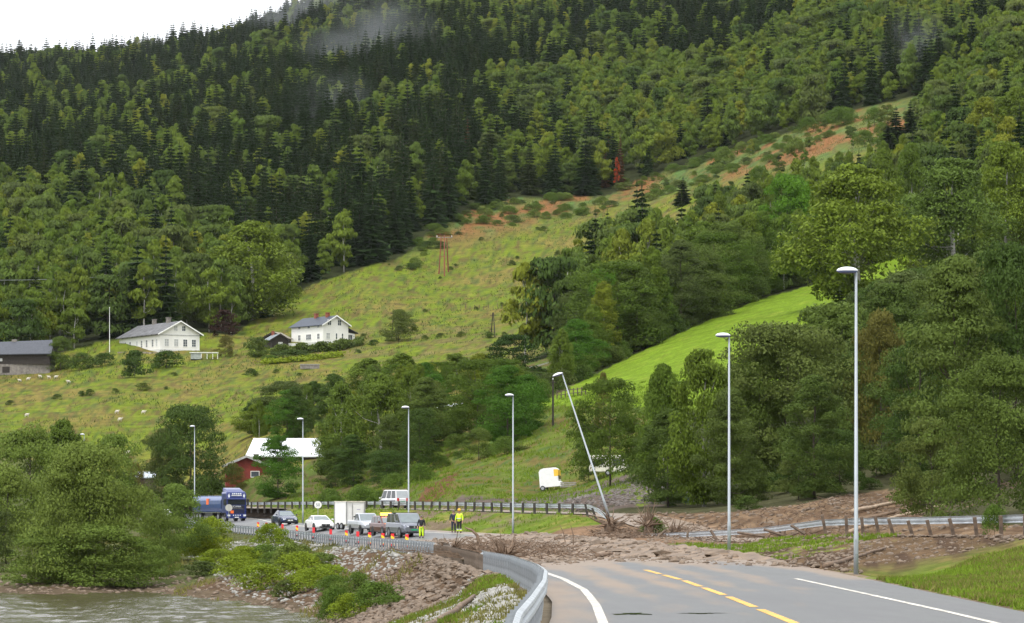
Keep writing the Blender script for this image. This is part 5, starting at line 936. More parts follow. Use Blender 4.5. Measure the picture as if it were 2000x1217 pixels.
def window(par, o, u, n, x, z, w, h, gm=None, rows=2, cols=2):
    """o facade origin, u along the facade, n outward; frame is a sub-part of the window"""
    u = Vector(u); n = Vector(n); c = Vector(o) + u * x; Z = Vector((0, 0, 1))
    def B(b, x0, x1, z0, z1, d0, d1): b.hexa([c + u * x0 + Z * z0 + n * d0, c + u * x1 + Z * z0 + n * d0, c + u * x1 + Z * z0 + n * d1, c + u * x0 + Z * z0 + n * d1], [c + u * x0 + Z * z1 + n * d0, c + u * x1 + Z * z1 + n * d0, c + u * x1 + Z * z1 + n * d1, c + u * x0 + Z * z1 + n * d1])
    b = MB(); B(b, -w / 2, w / 2, z, z + h, -.02, .02); g = b.obj('window', gm or WGL, par); b = MB(); f = .09
    B(b, -w / 2 - f, -w / 2, z - f, z + h + f, 0, .08); B(b, w / 2, w / 2 + f, z - f, z + h + f, 0, .08); B(b, -w / 2, w / 2, z - f, z, 0, .09); B(b, -w / 2, w / 2, z + h, z + h + f, 0, .09)
    for k in range(1, cols): xx = -w / 2 + w * k / cols; B(b, xx - .035, xx + .035, z, z + h, .021, .06)
    for k in range(1, rows): zz_ = z + h * k / rows; B(b, -w / 2, w / 2, zz_ - .025, zz_ + .025, .022, .05)
    b.obj('frame', TRM, g)
def house(name, label, corner, ang, L, Wd, wh, rh, wallm, roofm, ov=.7, chim=(), base=None, cat='house', fascia=TRM):
    """corner = near foot; the gable runs along g (right), the ridge along r (away)"""
    t = thing(name, label, cat, corner, 0); g = Vector((math.cos(ang), math.sin(ang), 0)); r = Vector((-math.sin(ang), math.cos(ang), 0)); Z = Vector((0, 0, 1)); b = MB()
    q = lambda a, d, z: g * a + r * d + Z * z
    b.add([q(0, 0, -2), q(Wd, 0, -2), q(Wd, 0, wh), q(Wd / 2, 0, wh + rh), q(0, 0, wh), q(0, L, -2), q(Wd, L, -2), q(Wd, L, wh), q(Wd / 2, L, wh + rh), q(0, L, wh)], [(0, 1, 2, 3, 4), (9, 8, 7, 6, 5), (0, 4, 9, 5), (1, 6, 7, 2), (4, 3, 8, 9), (2, 7, 8, 3)])
    b.obj('wall', wallm, t)
    k = rh / (Wd / 2); rf = MB()
    for s in (0, 1):
        f = (lambda a: a) if s == 0 else (lambda a: Wd - a)
        lo_ = [q(f(-ov), -ov, wh - ov * k + .05), q(f(-ov), L + ov, wh - ov * k + .05), q(Wd / 2, L + ov, wh + rh + .05), q(Wd / 2, -ov, wh + rh + .05)]; rf.hexa(lo_, [p + Z * .16 for p in lo_])
    ro = rf.obj('roof', roofm, t); fm = MB()
    for s in (0, 1):
        f = (lambda a: a) if s == 0 else (lambda a: Wd - a)
        lo_ = [q(f(-ov), -ov - .06, wh - ov * k - .10), q(f(-ov), -ov + .0, wh - ov * k - .10), q(Wd / 2, -ov + .0, wh + rh - .08), q(Wd / 2, -ov - .06, wh + rh - .08)]; fm.hexa(lo_, [p + Z * .36 for p in lo_])
    fm.obj('bargeboard', fascia, t)
    for a, d, hh, w, m in chim:
        z0 = wh + rh - abs(a - Wd / 2) * k; cb = MB(); c = [q(a - w, d - w, z0 - .3), q(a + w, d - w, z0 - .3), q(a + w, d + w, z0 - .3), q(a - w, d + w, z0 - .3)]; cb.hexa(c, [p + Z * (hh + .3) for p in c]); c2 = [p + (p - sum(c, Vector()) / 4) * .18 + Z * (hh + .3) for p in c]; cb.hexa(c2, [p + Z * .15 for p in c2]); cb.obj('chimney', m, ro)
    if base is not None:
        b = MB(); c = [q(-.06, -.06, -2.2), q(Wd + .06, -.06, -2.2), q(Wd + .06, L + .06, -2.2), q(-.06, L + .06, -2.2)]; b.hexa(c, [p + Z * (2.2 + base[1]) for p in c]); b.obj('foundation', base[0], t)
    return t, g, r, q
# long farmhouse
c = hit(312, 690); c.z += .6; a1 = R(30)
t, g_, r_, q = house('farmhouse', 'long white farmhouse with worn grey slate roof beside the flagpole', c, a1, 26, 11.0, 4.5, 3.0, WHW, SLT, .8, [(5.5, 7, 1.3, .5, GRB), (5.5, 16, 1.3, .45, GRB)], (WHS, .45))
nL = -g_; nG = -r_
for d, gm in ((1.9, CUR), (4.4, WGL), (8.2, WGL), (11.4, WGL), (14.4, CUR), (18.8, WGL), (21.8, WGL)): window(t, q(0, 0, 0), r_, nL, d, 1.25, 1.0, 1.75, gm, 3)
for a, gm in ((1.9, CUR), (4.5, CUR), (7.0, WGL), (9.4, WGL)): window(t, q(0, 0, 0), g_, nG, a, 1.25, 1.05, 1.75, gm, 3)
for a in (4.4, 6.6): window(t, q(0, 0, 0), g_, nG, a, 5.2, .9, 1.2, CUR if a < 5 else WGL, 2)
b = MB()
for (o, u, n, l) in ((q(0, 0, 0), r_, nL, 24.5), (q(0, 0, 0), g_, nG, 11)):
    o = Vector(o); lo_ = [o + n * .0, o + u * l, o + u * l + n * .07, o + n * .07]; lo_ = [p + Vector((0, 0, 3.95)) for p in lo_]; b.hexa(lo_, [p + Vector((0, 0, .22)) for p in lo_])
b.obj('string_course', mat('grey_trim', (.42, .42, .40), .6), t)
for k in range(8): MB().hexa([q(-.75, 1.5 + k * 3.1, 4.15), q(-.02, 1.5 + k * 3.1, 4.15), q(-.02, 1.75 + k * 3.1, 4.15), q(-.75, 1.75 + k * 3.1, 4.15)], [q(-.75, 1.5 + k * 3.1, 4.3), q(-.02, 1.5 + k * 3.1, 4.5), q(-.02, 1.75 + k * 3.1, 4.5), q(-.75, 1.75 + k * 3.1, 4.3)]).obj('rafter_end', DWD, t)
# stone terrace wall and flagpole, greenhouse
tw = thing('retaining_wall', 'stone terrace wall carrying the long white farmhouse', 'wall', c)
for k, (x0, x1) in enumerate(((-10.5, -3), (-3, 3), (3, 9))):
    d0 = x0; MB().box(x0, x1, -1.4 + .9 * k * .2, -.7 + .9 * k * .2, -3.2, -.35 - .1 * k).obj('wall_section', STN, tw)
fp = thing('flagpole', 'bare white flagpole at the left corner of the farmhouse', 'flagpole', hit(214, 692)); MB().tube([(0, 0, -.5), (0, 0, 11.6)], [.10, .05], 8).obj('pole', TRM, fp); MB().tube([(0, 0, 11.6), (0, 0, 11.8)], .1, 8).obj('finial', TRM, fp)
p = hit(398, 702); gh = thing('greenhouse', 'small glazed greenhouse with pale flat roof right of the farmhouse', 'greenhouse', p, .1)
MB().box(-3.2, -.6, -1.2, 1.2, .0, 1.5).obj('glazing', mat('dull_glazing', (.30, .33, .30), .3, var=.3, scale=2), gh); MB().box(-3.5, 3.6, -1.4, 1.4, 1.5, 1.72).obj('roof', mat('pale_sheet', (.66, .66, .62), .5), gh)
for x in (-.6, .8, 2.2, 3.4): MB().box(x - .06, x + .06, -1.3, -1.18, 0, 1.5).obj('post', TRM, gh)
# two-storey house
c = hit(631, 673); c.z += .4; a2 = R(35)
t, g_, r_, q = house('farmhouse', 'two-storey white house with dark slate roof and two red chimneys on the pasture', c, a2, 15.6, 7.6, 4.6, 2.2, WHW, SLD, .6, [(3.6, 3.6, 1.1, .42, BRK), (3.6, 9.2, 1.1, .42, BRK)], (WHS, .3)); nL = -g_; nG = -r_
for d, w in ((2.2, 1.1), (7.0, 2.4), (11.6, 1.1)): window(t, q(0, 0, 0), r_, nL, d, 1.0, w, 1.3, WGL, 2, 4 if w > 2 else 2); window(t, q(0, 0, 0), r_, nL, d, 3.9, 1.0, .6, WGL, 1)
for a, w in ((1.5, 1.0), (4.0, .4), (5.8, .4)): window(t, q(0, 0, 0), g_, nG, a, 1.0, w, 1.4, CUR if a < 2 else WGL, 2, 2 if w > .5 else 1)
for a in (1.9, 4.9): window(t, q(0, 0, 0), g_, nG, a, 4.5, .95, 1.3, WGL, 2)
b = MB(); b.hexa([q(7.22, 1, -2), q(10.2, 1, -2), q(10.2, 6, -2), q(7.22, 6, -2)], [q(7.22, 1, 2.9), q(10.2, 1, 2.5), q(10.2, 6, 2.5), q(7.22, 6, 2.9)]); b.obj('annex_wall', WHW, t)
b = MB(); lo_ = [q(7.22, .4, 4.1), q(10.9, .4, 2.55), q(10.9, 6.6, 2.55), q(7.22, 6.6, 4.1)]; b.hexa(lo_, [p + Vector((0, 0, .15)) for p in lo_]); b.obj('annex_roof', SLD, t); window(t, q(7.22, 1, 0), g_, nG, 1.5, .9, 1.3, 1.3, WGL, 1, 3)
wl = thing('garden_wall', 'low white garden wall left of the two-storey house', 'wall', hit(556, 677)); MB().box(-1.5, 8.5, -.15, .15, -1.0, .8).obj('wall', WHS, wl)
# huts beside it
c = hit(515, 676); t, g_, r_, q = house('hut', 'dark log hut with grey turf roof behind the left bush', c, R(-18), 5, 5.5, 2.0, 1.4, DWD, mat('grey_turf_roof', (.22, .20, .16), .9, var=.4), .5, cat='hut', fascia=DWD)
c = hit(530, 680); t, g_, r_, q = house('hut', 'dark brown hut with red chimney beside the white garden wall', c, R(22), 6.5, 4.5, 2.1, 1.3, DWD, mat('grey_sheet_roof', (.17, .19, .21), .6, var=.3), .5, [(2.2, 5.6, 1.1, .3, BRK)], cat='hut', fascia=DWD); window(t, q(0, 0, 0), g_, -r_, 2.4, .6, .9, .8, CUR)
# barn at the left margin
c = hit(55, 731); t, g_, r_, q = house('barn', 'black wooden barn on a concrete base at the left margin', c + Vector((-17, 1, 0)), R(90), 6, 24, 5.6, 0.01, DWD, SLD, .05, cat='barn', fascia=DWD)
for ch in list(t.children): bpy.data.objects.remove(ch)
t.location = c
mbx = MB(); mbx.add([(-18, 0, 2.3), (5.5, -1.5, 2.3), (5.5, 8, 2.3), (-18, 9, 2.3), (-18, 0, 4.6), (5.5, -1.5, 4.9), (5.5, 8, 4.9), (-18, 9, 4.6), (-17, 4.5, 7.3), (5.5, 3.2, 8.2)], [(0, 1, 5, 4), (1, 2, 6, 9, 5), (2, 3, 7, 6), (3, 0, 4, 8, 7), (4, 5, 9, 8), (6, 7, 8, 9)]).obj('wall', DWD, t)
MB().box(-18, 5.4, -.8, 8, -2.2, 2.3).obj('base', GRB, t)
MB().hexa([(-18.5, -.8, 4.4), (6, -2.2, 4.7), (6, 3.2, 8.3), (-18.5, 4.5, 7.4)], [(-18.5, -.8, 4.6), (6, -2.2, 4.9), (6, 3.2, 8.5), (-18.5, 4.5, 7.6)]).obj('roof', mat('barn_slate', (.05, .055, .07), .55, var=.3), t)
MB().box(-4.6, -3.4, 3.5, 4.7, 7.2, 8.6).obj('chimney', GRB, t)
for x in (-11.5, -9.2, -6.5, -3.5): MB().box(x - .3, x + .3, -.9, -.82 if x < 0 else -.8, 3.0, 3.7).obj('window', CUR, t)
MB().box(-6.2, -4.4, -.86, -.80, .2, 1.7).obj('door', DWD, t); MB().box(-.6, .2, -.9, -.8, -.8, 5.0).obj('downpipe', GRB, t)
# red house and white metal roof by the road
c = hit(487, 936); t, g_, r_, q = house('red_house', 'red wooden house with dark roof beside the bright green tree', c + Vector((-3.4, 0, -.1)), R(6), 8, 6.0, 2.0, 1.25, RWD, SLD, .5, [(4.4, 2.0, .9, .35, GRB)], cat='house', fascia=mat('grey_fascia', (.40, .39, .37), .6)); window(t, q(0, 0, 0), g_, -r_, 4.2, .4, 1.1, .75, WGL, 1, 1)
ct = link('carport', None); bpy.data.objects.remove(ct)
p = hit(435, 943); tp = thing('tarpaulin_shelter', 'faded pink tarpaulin shelter left of the red house', 'shelter', p, .1); MB().hexa([(-1.8, -1, 1.0), (1.5, -1, 1.9), (1.5, 1, 1.9), (-1.8, 1, 1.0)], [(-1.8, -1, 1.08), (1.5, -1, 1.98), (1.5, 1, 1.98), (-1.8, 1, 1.08)]).obj('cover', mat('faded_pink_sheet', (.42, .22, .19), .7), tp)
for x in (-1.6, 1.3): MB().box(x - .06, x + .06, -.9, -.8, 0, 1.4 if x > 0 else 1.0).obj('post', BRN, tp)
p = at(553, 470); t = thing('barn', 'building with large white metal roof behind the bright green tree', 'barn', p, R(4)); zt = CH + (HY - 858) / F * 474 - p.z; ze = CH + (HY - 893) / F * 470 - p.z
MB().box(-5.2, 5.8, .6, 6, -2, ze - .1).obj('wall', BRN, t); MB().hexa([(-5.6, 0, ze), (6.2, 0, ze), (5.6, 3.4, zt), (-4.4, 3.4, zt)], [(-5.6, -.05, ze + .14), (6.2, -.05, ze + .14), (5.6, 3.4, zt + .14), (-4.4, 3.4, zt + .14)]).obj('roof', MTR, t); MB().hexa([(-5.6, 6.8, ze), (6.2, 6.8, ze), (5.6, 3.5, zt - .02), (-4.4, 3.5, zt - .02)], [(-5.6, 6.85, ze + .1), (6.2, 6.85, ze + .1), (5.6, 3.5, zt + .1), (-4.4, 3.5, zt + .1)]).obj('roof', MTR, t)
for k in range(12): x = -4.9 + k * .95; MB().hexa([(x - .02, -.06, ze + .14), (x + .02, -.06, ze + .14), (x * .86 + .02, 3.35, zt + .14), (x * .86 - .02, 3.35, zt + .14)], [(x - .02, -.06, ze + .19), (x + .02, -.06, ze + .19), (x * .86 + .02, 3.35, zt + .19), (x * .86 - .02, 3.35, zt + .19)]).obj('seam', MTR, t)
p = at(276, 470); t = thing('shed', 'shed with flat grey roof left of the lorry', 'shed', p, .05); ze = CH + (HY - 934) / F * 470 - p.z; MB().box(-1.7, 1.9, 0, 4, -1, ze).obj('wall', BRN, t); MB().hexa([(-2.1, -.4, ze), (2.2, -.4, ze), (2.0, 4, ze + .9), (-2.0, 4, ze + .9)], [(-2.1, -.4, ze + .12), (2.2, -.4, ze + .12), (2.0, 4, ze + 1.02), (-2.0, 4, ze + 1.02)]).obj('roof', mat('light_grey_roof', (.38, .42, .45), .5), t)
p = at(882, 500); t = thing('hut', 'red hut nearly hidden among trees behind the fourth and fifth lamps', 'hut', p, R(25)); ze = CH + (HY - 796) / F * 500 - p.z; MB().box(-1.6, 1.8, 0, 4, -1, ze).obj('wall', RWD, t); MB().hexa([(-2.0, -.5, ze - .2), (2.2, -.5, ze + .6), (2.2, 4, ze + .6), (-2.0, 4, ze - .2)], [(-2.0, -.5, ze - .05), (2.2, -.5, ze + .75), (2.2, 4, ze + .75), (-2.0, 4, ze - .05)]).obj('roof', MTR, t)
# hay bales / pile below the hedge
p = hit(605, 721); t = thing('woodpile', 'pale covered woodpile on the bank below the hedge', 'woodpile', p, .1); MB().box(-2.2, 2.2, -.6, .6, 0, 1.0).obj('stack', GRB, t); MB().box(-2.3, 2.3, -.7, .7, 1.0, 1.08).obj('cover', mat('pale_cover', (.5, .5, .48), .6), t)

# ------------------------------------------------------------------ poles and lines
RP_ = mat('rust_red_steel', (.20, .055, .035), .8, var=.25); PD = mat('tarred_pole', (.035, .028, .022), .85, var=.3); CB = mat('cable', (.30, .31, .32), .5, var=.05); PO = mat('porcelain', (.6, .6, .58), .3)
a = hit(857, 536); b_ = hit(868, 541); c_ = hit(876, 532); t = thing('power_pylon', 'rust red three-legged power pylon on the upper pasture', 'power pylon', a); H = 12.2
for p in (a, b_, c_): p = p - a; MB().tube([p + Vector((0, 0, -.5)), Vector((p.x * .55 + .8, p.y * .5, H))], [.26, .16], 6).obj('leg', RP_, t)
MB().box(-.8, 4.4, -.1, .1, H - .4, H - .15).obj('crossarm', GRB, t); MB().tube([(.3, 0, 5.6), (2.4, 0, 5.9)], .09, 5).obj('brace', RP_, t)
for x in (-.6, 1.8, 4.2): MB().cyl((x, 0, H + .15), (0, 0, 1), .12, .5, 8).obj('insulator', PO, t)
for lab, pxs, yb, yt in (('dark A-frame pole under the umbrella-shaped tree', (765, 775), 664, 610), ('dark A-frame pole in the middle of the pasture', (959, 967), 657, 612)):
    a = hit(pxs[0], yb); b_ = hit(pxs[1], yb + 2); H = (yb - yt) / F * a.y; t = thing('power_pole', lab, 'power pole', a)
    for p in (Vector(), b_ - a): MB().tube([p + Vector((0, 0, -.4)), Vector(((b_ - a).x * .5 + (p.x - (b_ - a).x * .5) * .15, (b_ - a).y * .5, H))], [.17, .12], 6).obj('leg', PD, t)
    MB().box(-.3, 1.3, -.08, .08, H - .6, H - .45).obj('crossarm', PD, t)
for lab, x, yb, yt in (('dark wooden pole beside the bright field corner', 1080, 833, 742), ('short dark pole near the sheep on the rough pasture', 1197, 463, 432), ('wooden pole half hidden among trees above the hut', 929, 800, 742), ('dark pole in the shade of the belt trees', 1268, 640, 588)):
    a = hit(x, yb); H = (yb - yt) / F * a.y; t = thing('power_pole', lab, 'power pole', a); MB().tube([(0, 0, -.4), (0, 0, H)], [.15, .10], 8).obj('pole', PD, t); MB().cyl((0, 0, H + .1), (0, 0, 1), .07, .22, 8).obj('insulator', PO, t); MB().box(-.4, .4, -.05, .05, H - .4, H - .3).obj('crossarm', PD, t)
def cable(label, A, B, sag, n=3, gap=.6):
    t = thing('power_line', label, 'power line', A)
    for k in range(n):
        o = Vector((0, gap * k, .12 * k)); MB().tube([(B - A) * (i / 16) + o + Vector((0, 0, -sag * 4 * (i / 16) * (1 - i / 16))) for i in range(17)], .022, 4).obj('wire', CB, t)
cable('power line rising from the trees past the belt to the right', W(1030, 720, 560), W(1270, 592, 640), 2.0); cable('power line continuing over the dark belt to the round maple', W(1270, 592, 640), W(1570, 500, 760), 2.5)
cable('power line running low across the birches on the far left', W(-150, 545, 780), W(420, 516, 1000), 2, 2)
fz = thing('fence', 'thin wooden fence crossing the pasture behind the A-frame poles', 'fence', hit(880, 606))
for x in range(882, 1090, 9):
    p = hit(x, 607 - (x - 882) * .03 + 2 * math.sin(x)); MB().box(-.07, .07, -.07, .07, -.2, 1.1 + random.random() * .3).obj('post', BRN, fz, loc=p - fz.location)
fz = thing('fence', 'rail fence along the foot of the bright field', 'fence', hit(1088, 778)); pr_ = None
for k, x in enumerate(range(1088, 1146, 8)):
    p = hit(x, 779 - (x - 1088) * .13); MB().box(-.08, .08, -.08, .08, -.2, 1.2).obj('post', BRN, fz, loc=p - fz.location)
    if pr_ is not None:
        for z in (.5, 1.0): MB().tube([pr_ - fz.location + Vector((0, -.1, z)), p - fz.location + Vector((0, -.1, z))], .05, 5).obj('rail', BRN, fz)
    pr_ = p
p = hit(1340, 983); t = thing('utility_cabinet', 'small green utility cabinet at the foot of the roadside trees', 'cabinet', p); MB().box(-.22, .22, -.2, .2, 0, .75).obj('body', mat('cabinet_green', (.06, .11, .10), .5), t); MB().box(-.24, .24, -.22, .22, .75, .92).obj('lid', mat('cabinet_lid', (.5, .5, .48), .5), t)

# ------------------------------------------------------------------ sheep
SH = mat('sheep_wool', (.52, .48, .40), .9, var=.1, scale=6, bump=.5, bscale=12); SHF = mat('sheep_face', (.45, .38, .32), .8)
def skin_obj(name, verts, edges, radii, m, parent=None, loc=None, root=0, sub=1):
    me = bpy.data.meshes.new(name); me.from_pydata([tuple(v) for v in verts], edges, []); me.materials.append(m); o = link(name, me, parent, loc)
    md = o.modifiers.new('skin', 'SKIN'); sv_ = me.skin_vertices[0].data
    for i, r in enumerate(radii): sv_[i].radius = (r, r) if not isinstance(r, tuple) else r; sv_[i].use_root = (i == root)
    md.use_smooth_shade = True; s_ = o.modifiers.new('sub', 'SUBSURF'); s_.levels = sub; s_.render_levels = sub; return o
def bake(o):
    dg = bpy.context.evaluated_depsgraph_get(); me = bpy.data.meshes.new_from_object(o.evaluated_get(dg)); o.modifiers.clear(); o.data = me; return me
sv0 = [(0, 0, .62), (.38, 0, .62), (-.38, 0, .62), (.52, 0, .74), (.62, 0, .92), (.80, 0, .84), (.32, .14, .40), (.32, .14, .02), (.32, -.14, .40), (.32, -.14, .02), (-.36, .14, .42), (-.40, .14, .22), (-.36, .14, .02), (-.36, -.14, .42), (-.40, -.14, .22), (-.36, -.14, .02), (-.52, 0, .55)]
se = [(0, 1), (0, 2), (1, 3), (3, 4), (4, 5), (1, 6), (6, 7), (1, 8), (8, 9), (2, 10), (10, 11), (11, 12), (2, 13), (13, 14), (14, 15), (2, 16)]
sr_ = [.30, .27, .27, .15, .11, .06, .09, .035, .09, .035, .09, .045, .03, .09, .045, .03, .05]
sh0 = skin_obj('body', sv0, se, sr_, SH); bpy.context.view_layer.update(); shm = bake(sh0); bpy.data.objects.remove(sh0)
earm = MB().tube([(.62, -.16, .95), (.62, 0, .98), (.62, .16, .95)], [.02, .035, .02], 6).mesh('ears', SHF)
for k, (x, y_, lab) in enumerate([(79, 740, 'sheep lying closest to the barn corner'), (55, 744, 'sheep left of the one at the barn corner'), (39, 747, 'leftmost sheep of the group below the barn'), (96, 742, 'sheep right of the barn corner group'), (109, 741, 'pale sheep at the right end of the barn group'), (134, 751, 'lone sheep standing below the yellow green tree'), (52, 815, 'lone sheep at the left of the lower meadow'), (228, 810, 'larger sheep on the lower meadow under the farmhouse'), (280, 810, 'sheep right of the larger one on the lower meadow'), (234, 824, 'sheep just below the larger one on the lower meadow'), (248, 890, 'lowest sheep, close above the grey shed'), (1208, 459, 'white sheep beside the short dark pole'), (1216, 441, 'distant sheep above the white sheep by the pole'), (1250, 442, 'sheep near the trees at the right of the rough pasture')]):
    p = hit(x, y_); t = thing('sheep', lab, 'sheep', p, random.choice([0, PI, .5, 2.8]), 'sheep grazing on the pasture'); t.scale = (.85,) * 3; link('body', shm, t); link('ears', earm, t)

# ------------------------------------------------------------------ people
SKN = mat('skin', (.45, .25, .17), .6, var=.08); HV = mat('hi_vis_yellow', (.62, .85, .03), .6, var=.08); BCL = mat('black_cloth', (.012, .013, .018), .8, var=.3); NAV = mat('navy_cloth', (.02, .026, .05), .8, var=.3); REF = mat('reflective_tape', (.62, .62, .58), .4); ORH = mat('orange_helmet', (.90, .42, .02), .35); HRM = mat('grey_hair', (.18, .15, .13), .9); BT = mat('boot_leather', (.015, .013, .012), .7)
def person(label, loc, rz, top, legs, hat=None, lower=None, arm=.12, group=None, long_top=False, h=1.78):
    t = thing('person', label, 'person', loc, rz); t.scale = (h / 1.78,) * 3
    V = [(0, 0, .96), (0, 0, 1.18), (0, -.01, 1.38), (0, -.01, 1.50), (0, .015, 1.57), (0, .02, 1.66), (0, .015, 1.74)]; E = [(0, 1), (1, 2), (2, 3), (3, 4), (4, 5), (5, 6)]; Rr = [(.15, .11), (.15, .11), (.17, .11), .065, .065, .085, .06]
    for s in (-1, 1):
        b = len(V); V += [(s * .19, -.01, 1.42), (s * (.24 + arm * .3), -.01, 1.16), (s * (.25 + arm * .4), .06, .92), (s * (.25 + arm * .4), .10, .84)]; E += [(2, b), (b, b + 1), (b + 1, b + 2), (b + 2, b + 3)]; Rr += [.062, .047, .032, .035]
        hx, hy, hz = V[b + 3]
        for f, (dx, ln) in enumerate(((-.028, .075), (-.010, .085), (.010, .080), (.028, .065))):
            c_ = len(V); V += [(hx + dx * .8, hy + .015, hz - .045), (hx + dx, hy + .03, hz - .045 - ln * .5), (hx + dx, hy + .045, hz - .045 - ln)]; E += [(b + 3, c_), (c_, c_ + 1), (c_ + 1, c_ + 2)]; Rr += [.011, .010, .008]
        c_ = len(V); V += [(hx - s * .035, hy + .03, hz - .015), (hx - s * .045, hy + .055, hz - .05)]; E += [(b + 3, c_), (c_, c_ + 1)]; Rr += [.013, .010]
        b = len(V); V += [(s * .10, 0, .88), (s * .11, .01, .50), (s * .12, -.02, .10), (s * .13, .12, .045)]; E += [(0, b), (b, b + 1), (b + 1, b + 2), (b + 2, b + 3)]; Rr += [.09, .065, .045, .042]
    o = skin_obj('body', V, E, Rr, SKN, t)
    # jacket
    z0 = .78 if long_top else .90
    V = [(0, -.005, z0), (0, 0, 1.05), (0, 0, 1.20), (0, -.01, 1.40), (0, -.005, 1.50)]; E = [(0, 1), (1, 2), (2, 3), (3, 4)]; Rr = [(.20, .15), (.19, .145), (.19, .145), (.19, .135), (.085, .08)]
    for s in (-1, 1): b = len(V); V += [(s * .20, -.01, 1.41), (s * (.24 + arm * .3), -.01, 1.16), (s * (.25 + arm * .4), .055, .93)]; E += [(3, b), (b, b + 1), (b + 1, b + 2)]; Rr += [.08, .067, .052]
    skin_obj('jacket', V, E, Rr, top, t)
    V = [(0, 0, .97)]; E = []; Rr = [(.165, .125)]
    for s in (-1, 1): b = len(V); V += [(s * .10, 0, .84), (s * .11, .01, .50), (s * .12, -.01, .12)]; E += [(0, b), (b, b + 1), (b + 1, b + 2)]; Rr += [.11, .088, .072]
    skin_obj('trousers', V, E, Rr, legs, t)
    for s in (-1, 1):
        skin_obj('boot', [(s * .12, -.05, .06), (s * .125, .07, .055), (s * .13, .16, .045), (s * .12, -.03, .16)], [(0, 1), (1, 2), (0, 3)], [.055, .052, .04, .06], BT, t)
        if lower: MB().tube([(s * .113, .01, .30), (s * .118, .0, .22)], .096, 12).obj('reflective_band', REF, t); MB().tube([(s * .116, .0, .22), (s * .12, -.01, .13)], .098, 12).obj('trouser_hem', HV, t)
    if long_top: MB().tube([(0, 0, 1.06), (0, 0, 1.12)], .205, 16).obj('reflective_band', REF, t)
    if hat:
        b = MB(); b.loft([[Vector((r * math.cos(2 * PI * k / 16), .02 + r * 1.12 * math.sin(2 * PI * k / 16), z)) for k in range(16)] for r, z in ((.135, 1.70), (.125, 1.72), (.12, 1.79), (.085, 1.845), (.02, 1.86))]); b.obj('helmet', hat, t, True)
    else:
        b = MB(); b.loft([[Vector((r * math.cos(2 * PI * k / 16), -.01 + r * 1.1 * math.sin(2 * PI * k / 16), z)) for k in range(16)] for r, z in ((.085, 1.62), (.095, 1.70), (.085, 1.77), (.03, 1.81))]); b.obj('hair', HRM, t, True)
    for s in (-1, 1): MB().cyl((s * .035, .118, 1.67), (0, 1, 0), .011, .012, 8).obj('eye', BLK, t); MB().box(s * .098 - .012, s * .098 + .012, -.01, .03, 1.62, 1.69).obj('ear', SKN, t, bevel=.006)
    MB().hexa([(-.016, .10, 1.62), (.016, .10, 1.62), (.014, .14, 1.625), (-.014, .14, 1.625)], [(-.008, .10, 1.67), (.008, .10, 1.67), (.006, .115, 1.67), (-.006, .115, 1.67)]).obj('nose', SKN, t); MB().box(-.025, .025, .105, .114, 1.588, 1.598).obj('mouth', mat('lips', (.3, .1, .08), .6), t)
    return t
def ppl(px_, Y): p = road_at(px_, Y); return p
person('person in black jacket and yellow work trousers beside the grey van', ppl(823, 243), PI * .95, BCL, HV, lower=False, h=1.72)
person('person in full yellow hi-vis suit and orange helmet walking on the road', ppl(897, 247), PI * .9, HV, BCL, hat=ORH, lower=True, long_top=True, h=1.8)
person('person in dark clothes with bare head beside the hi-vis suit', ppl(886, 249), PI * 1.05, NAV, NAV, h=1.74)

# ------------------------------------------------------------------ debris: stones, roots, logs, branches
RKB = mat('mud_coated_stone', (.150, .108, .074), .7, var=.35, scale=3, bump=.4, bscale=10); RKW = mat('pale_grey_stone', (.27, .262, .24), .85, var=.3, scale=3, bump=.4, bscale=10); RKD = mat('dark_gravel_stone', (.13, .11, .10), .85, var=.4, scale=3)
WDM = mat('muddy_driftwood', (.15, .10, .065), .8, var=.4, scale=3, bump=.4, bscale=12); WDP = mat('peeled_driftwood', (.36, .27, .19), .75, var=.3, scale=3)
def rock(seed, m, name='stone'):
    g = np.random.default_rng(seed); bm_ = bmesh.new()
    for p in unit(g.normal(size=(13, 3))) * np.array([.62, .5, .36]) * g.uniform(.8, 1.1, (13, 1)): bm_.verts.new(p)
    bmesh.ops.convex_hull(bm_, input=bm_.verts); bmesh.ops.delete(bm_, geom=[v for v in bm_.verts if not v.link_faces], context='VERTS'); me = bpy.data.meshes.new(name); bm_.to_mesh(me); bm_.free(); me.materials.append(m); return me
RB = [rock(s, RKB) for s in range(6)]; RW = [rock(20 + s, RKW) for s in range(5)]; RD = [rock(40 + s, RKD) for s in range(4)]
def inst_join(name, label, protos, P, S_, m, parent=None, kind='stuff'):
    V = []; Fc = []; off = 0; 
    data = []
    for me in protos:
        co = np.empty(len(me.vertices) * 3, np.float32); me.vertices.foreach_get('co', co); me.calc_loop_triangles(); tr_ = np.empty(len(me.loop_triangles) * 3, np.int32); me.loop_triangles.foreach_get('vertices', tr_); data.append((co.reshape(-1, 3), tr_.reshape(-1, 3)))
    for i, p in enumerate(P):
        co, tr_ = data[i % len(data)]; a = random.random() * 6.28; c_, s_ = math.cos(a), math.sin(a); v = co * S_[i]; v = np.stack([v[:, 0] * c_ - v[:, 1] * s_, v[:, 0] * s_ + v[:, 1] * c_, v[:, 2]], -1) + np.array(p); V.append(v); Fc.append(tr_ + off); off += len(co)
    o = link(name, mkmesh(name, np.concatenate(V), np.concatenate(Fc), m), parent); o['label'] = label; return struct(o, kind)
rip = struct(link('riprap_bank', None)); rip['label'] = 'stone-armoured river bank under the steel guardrail'
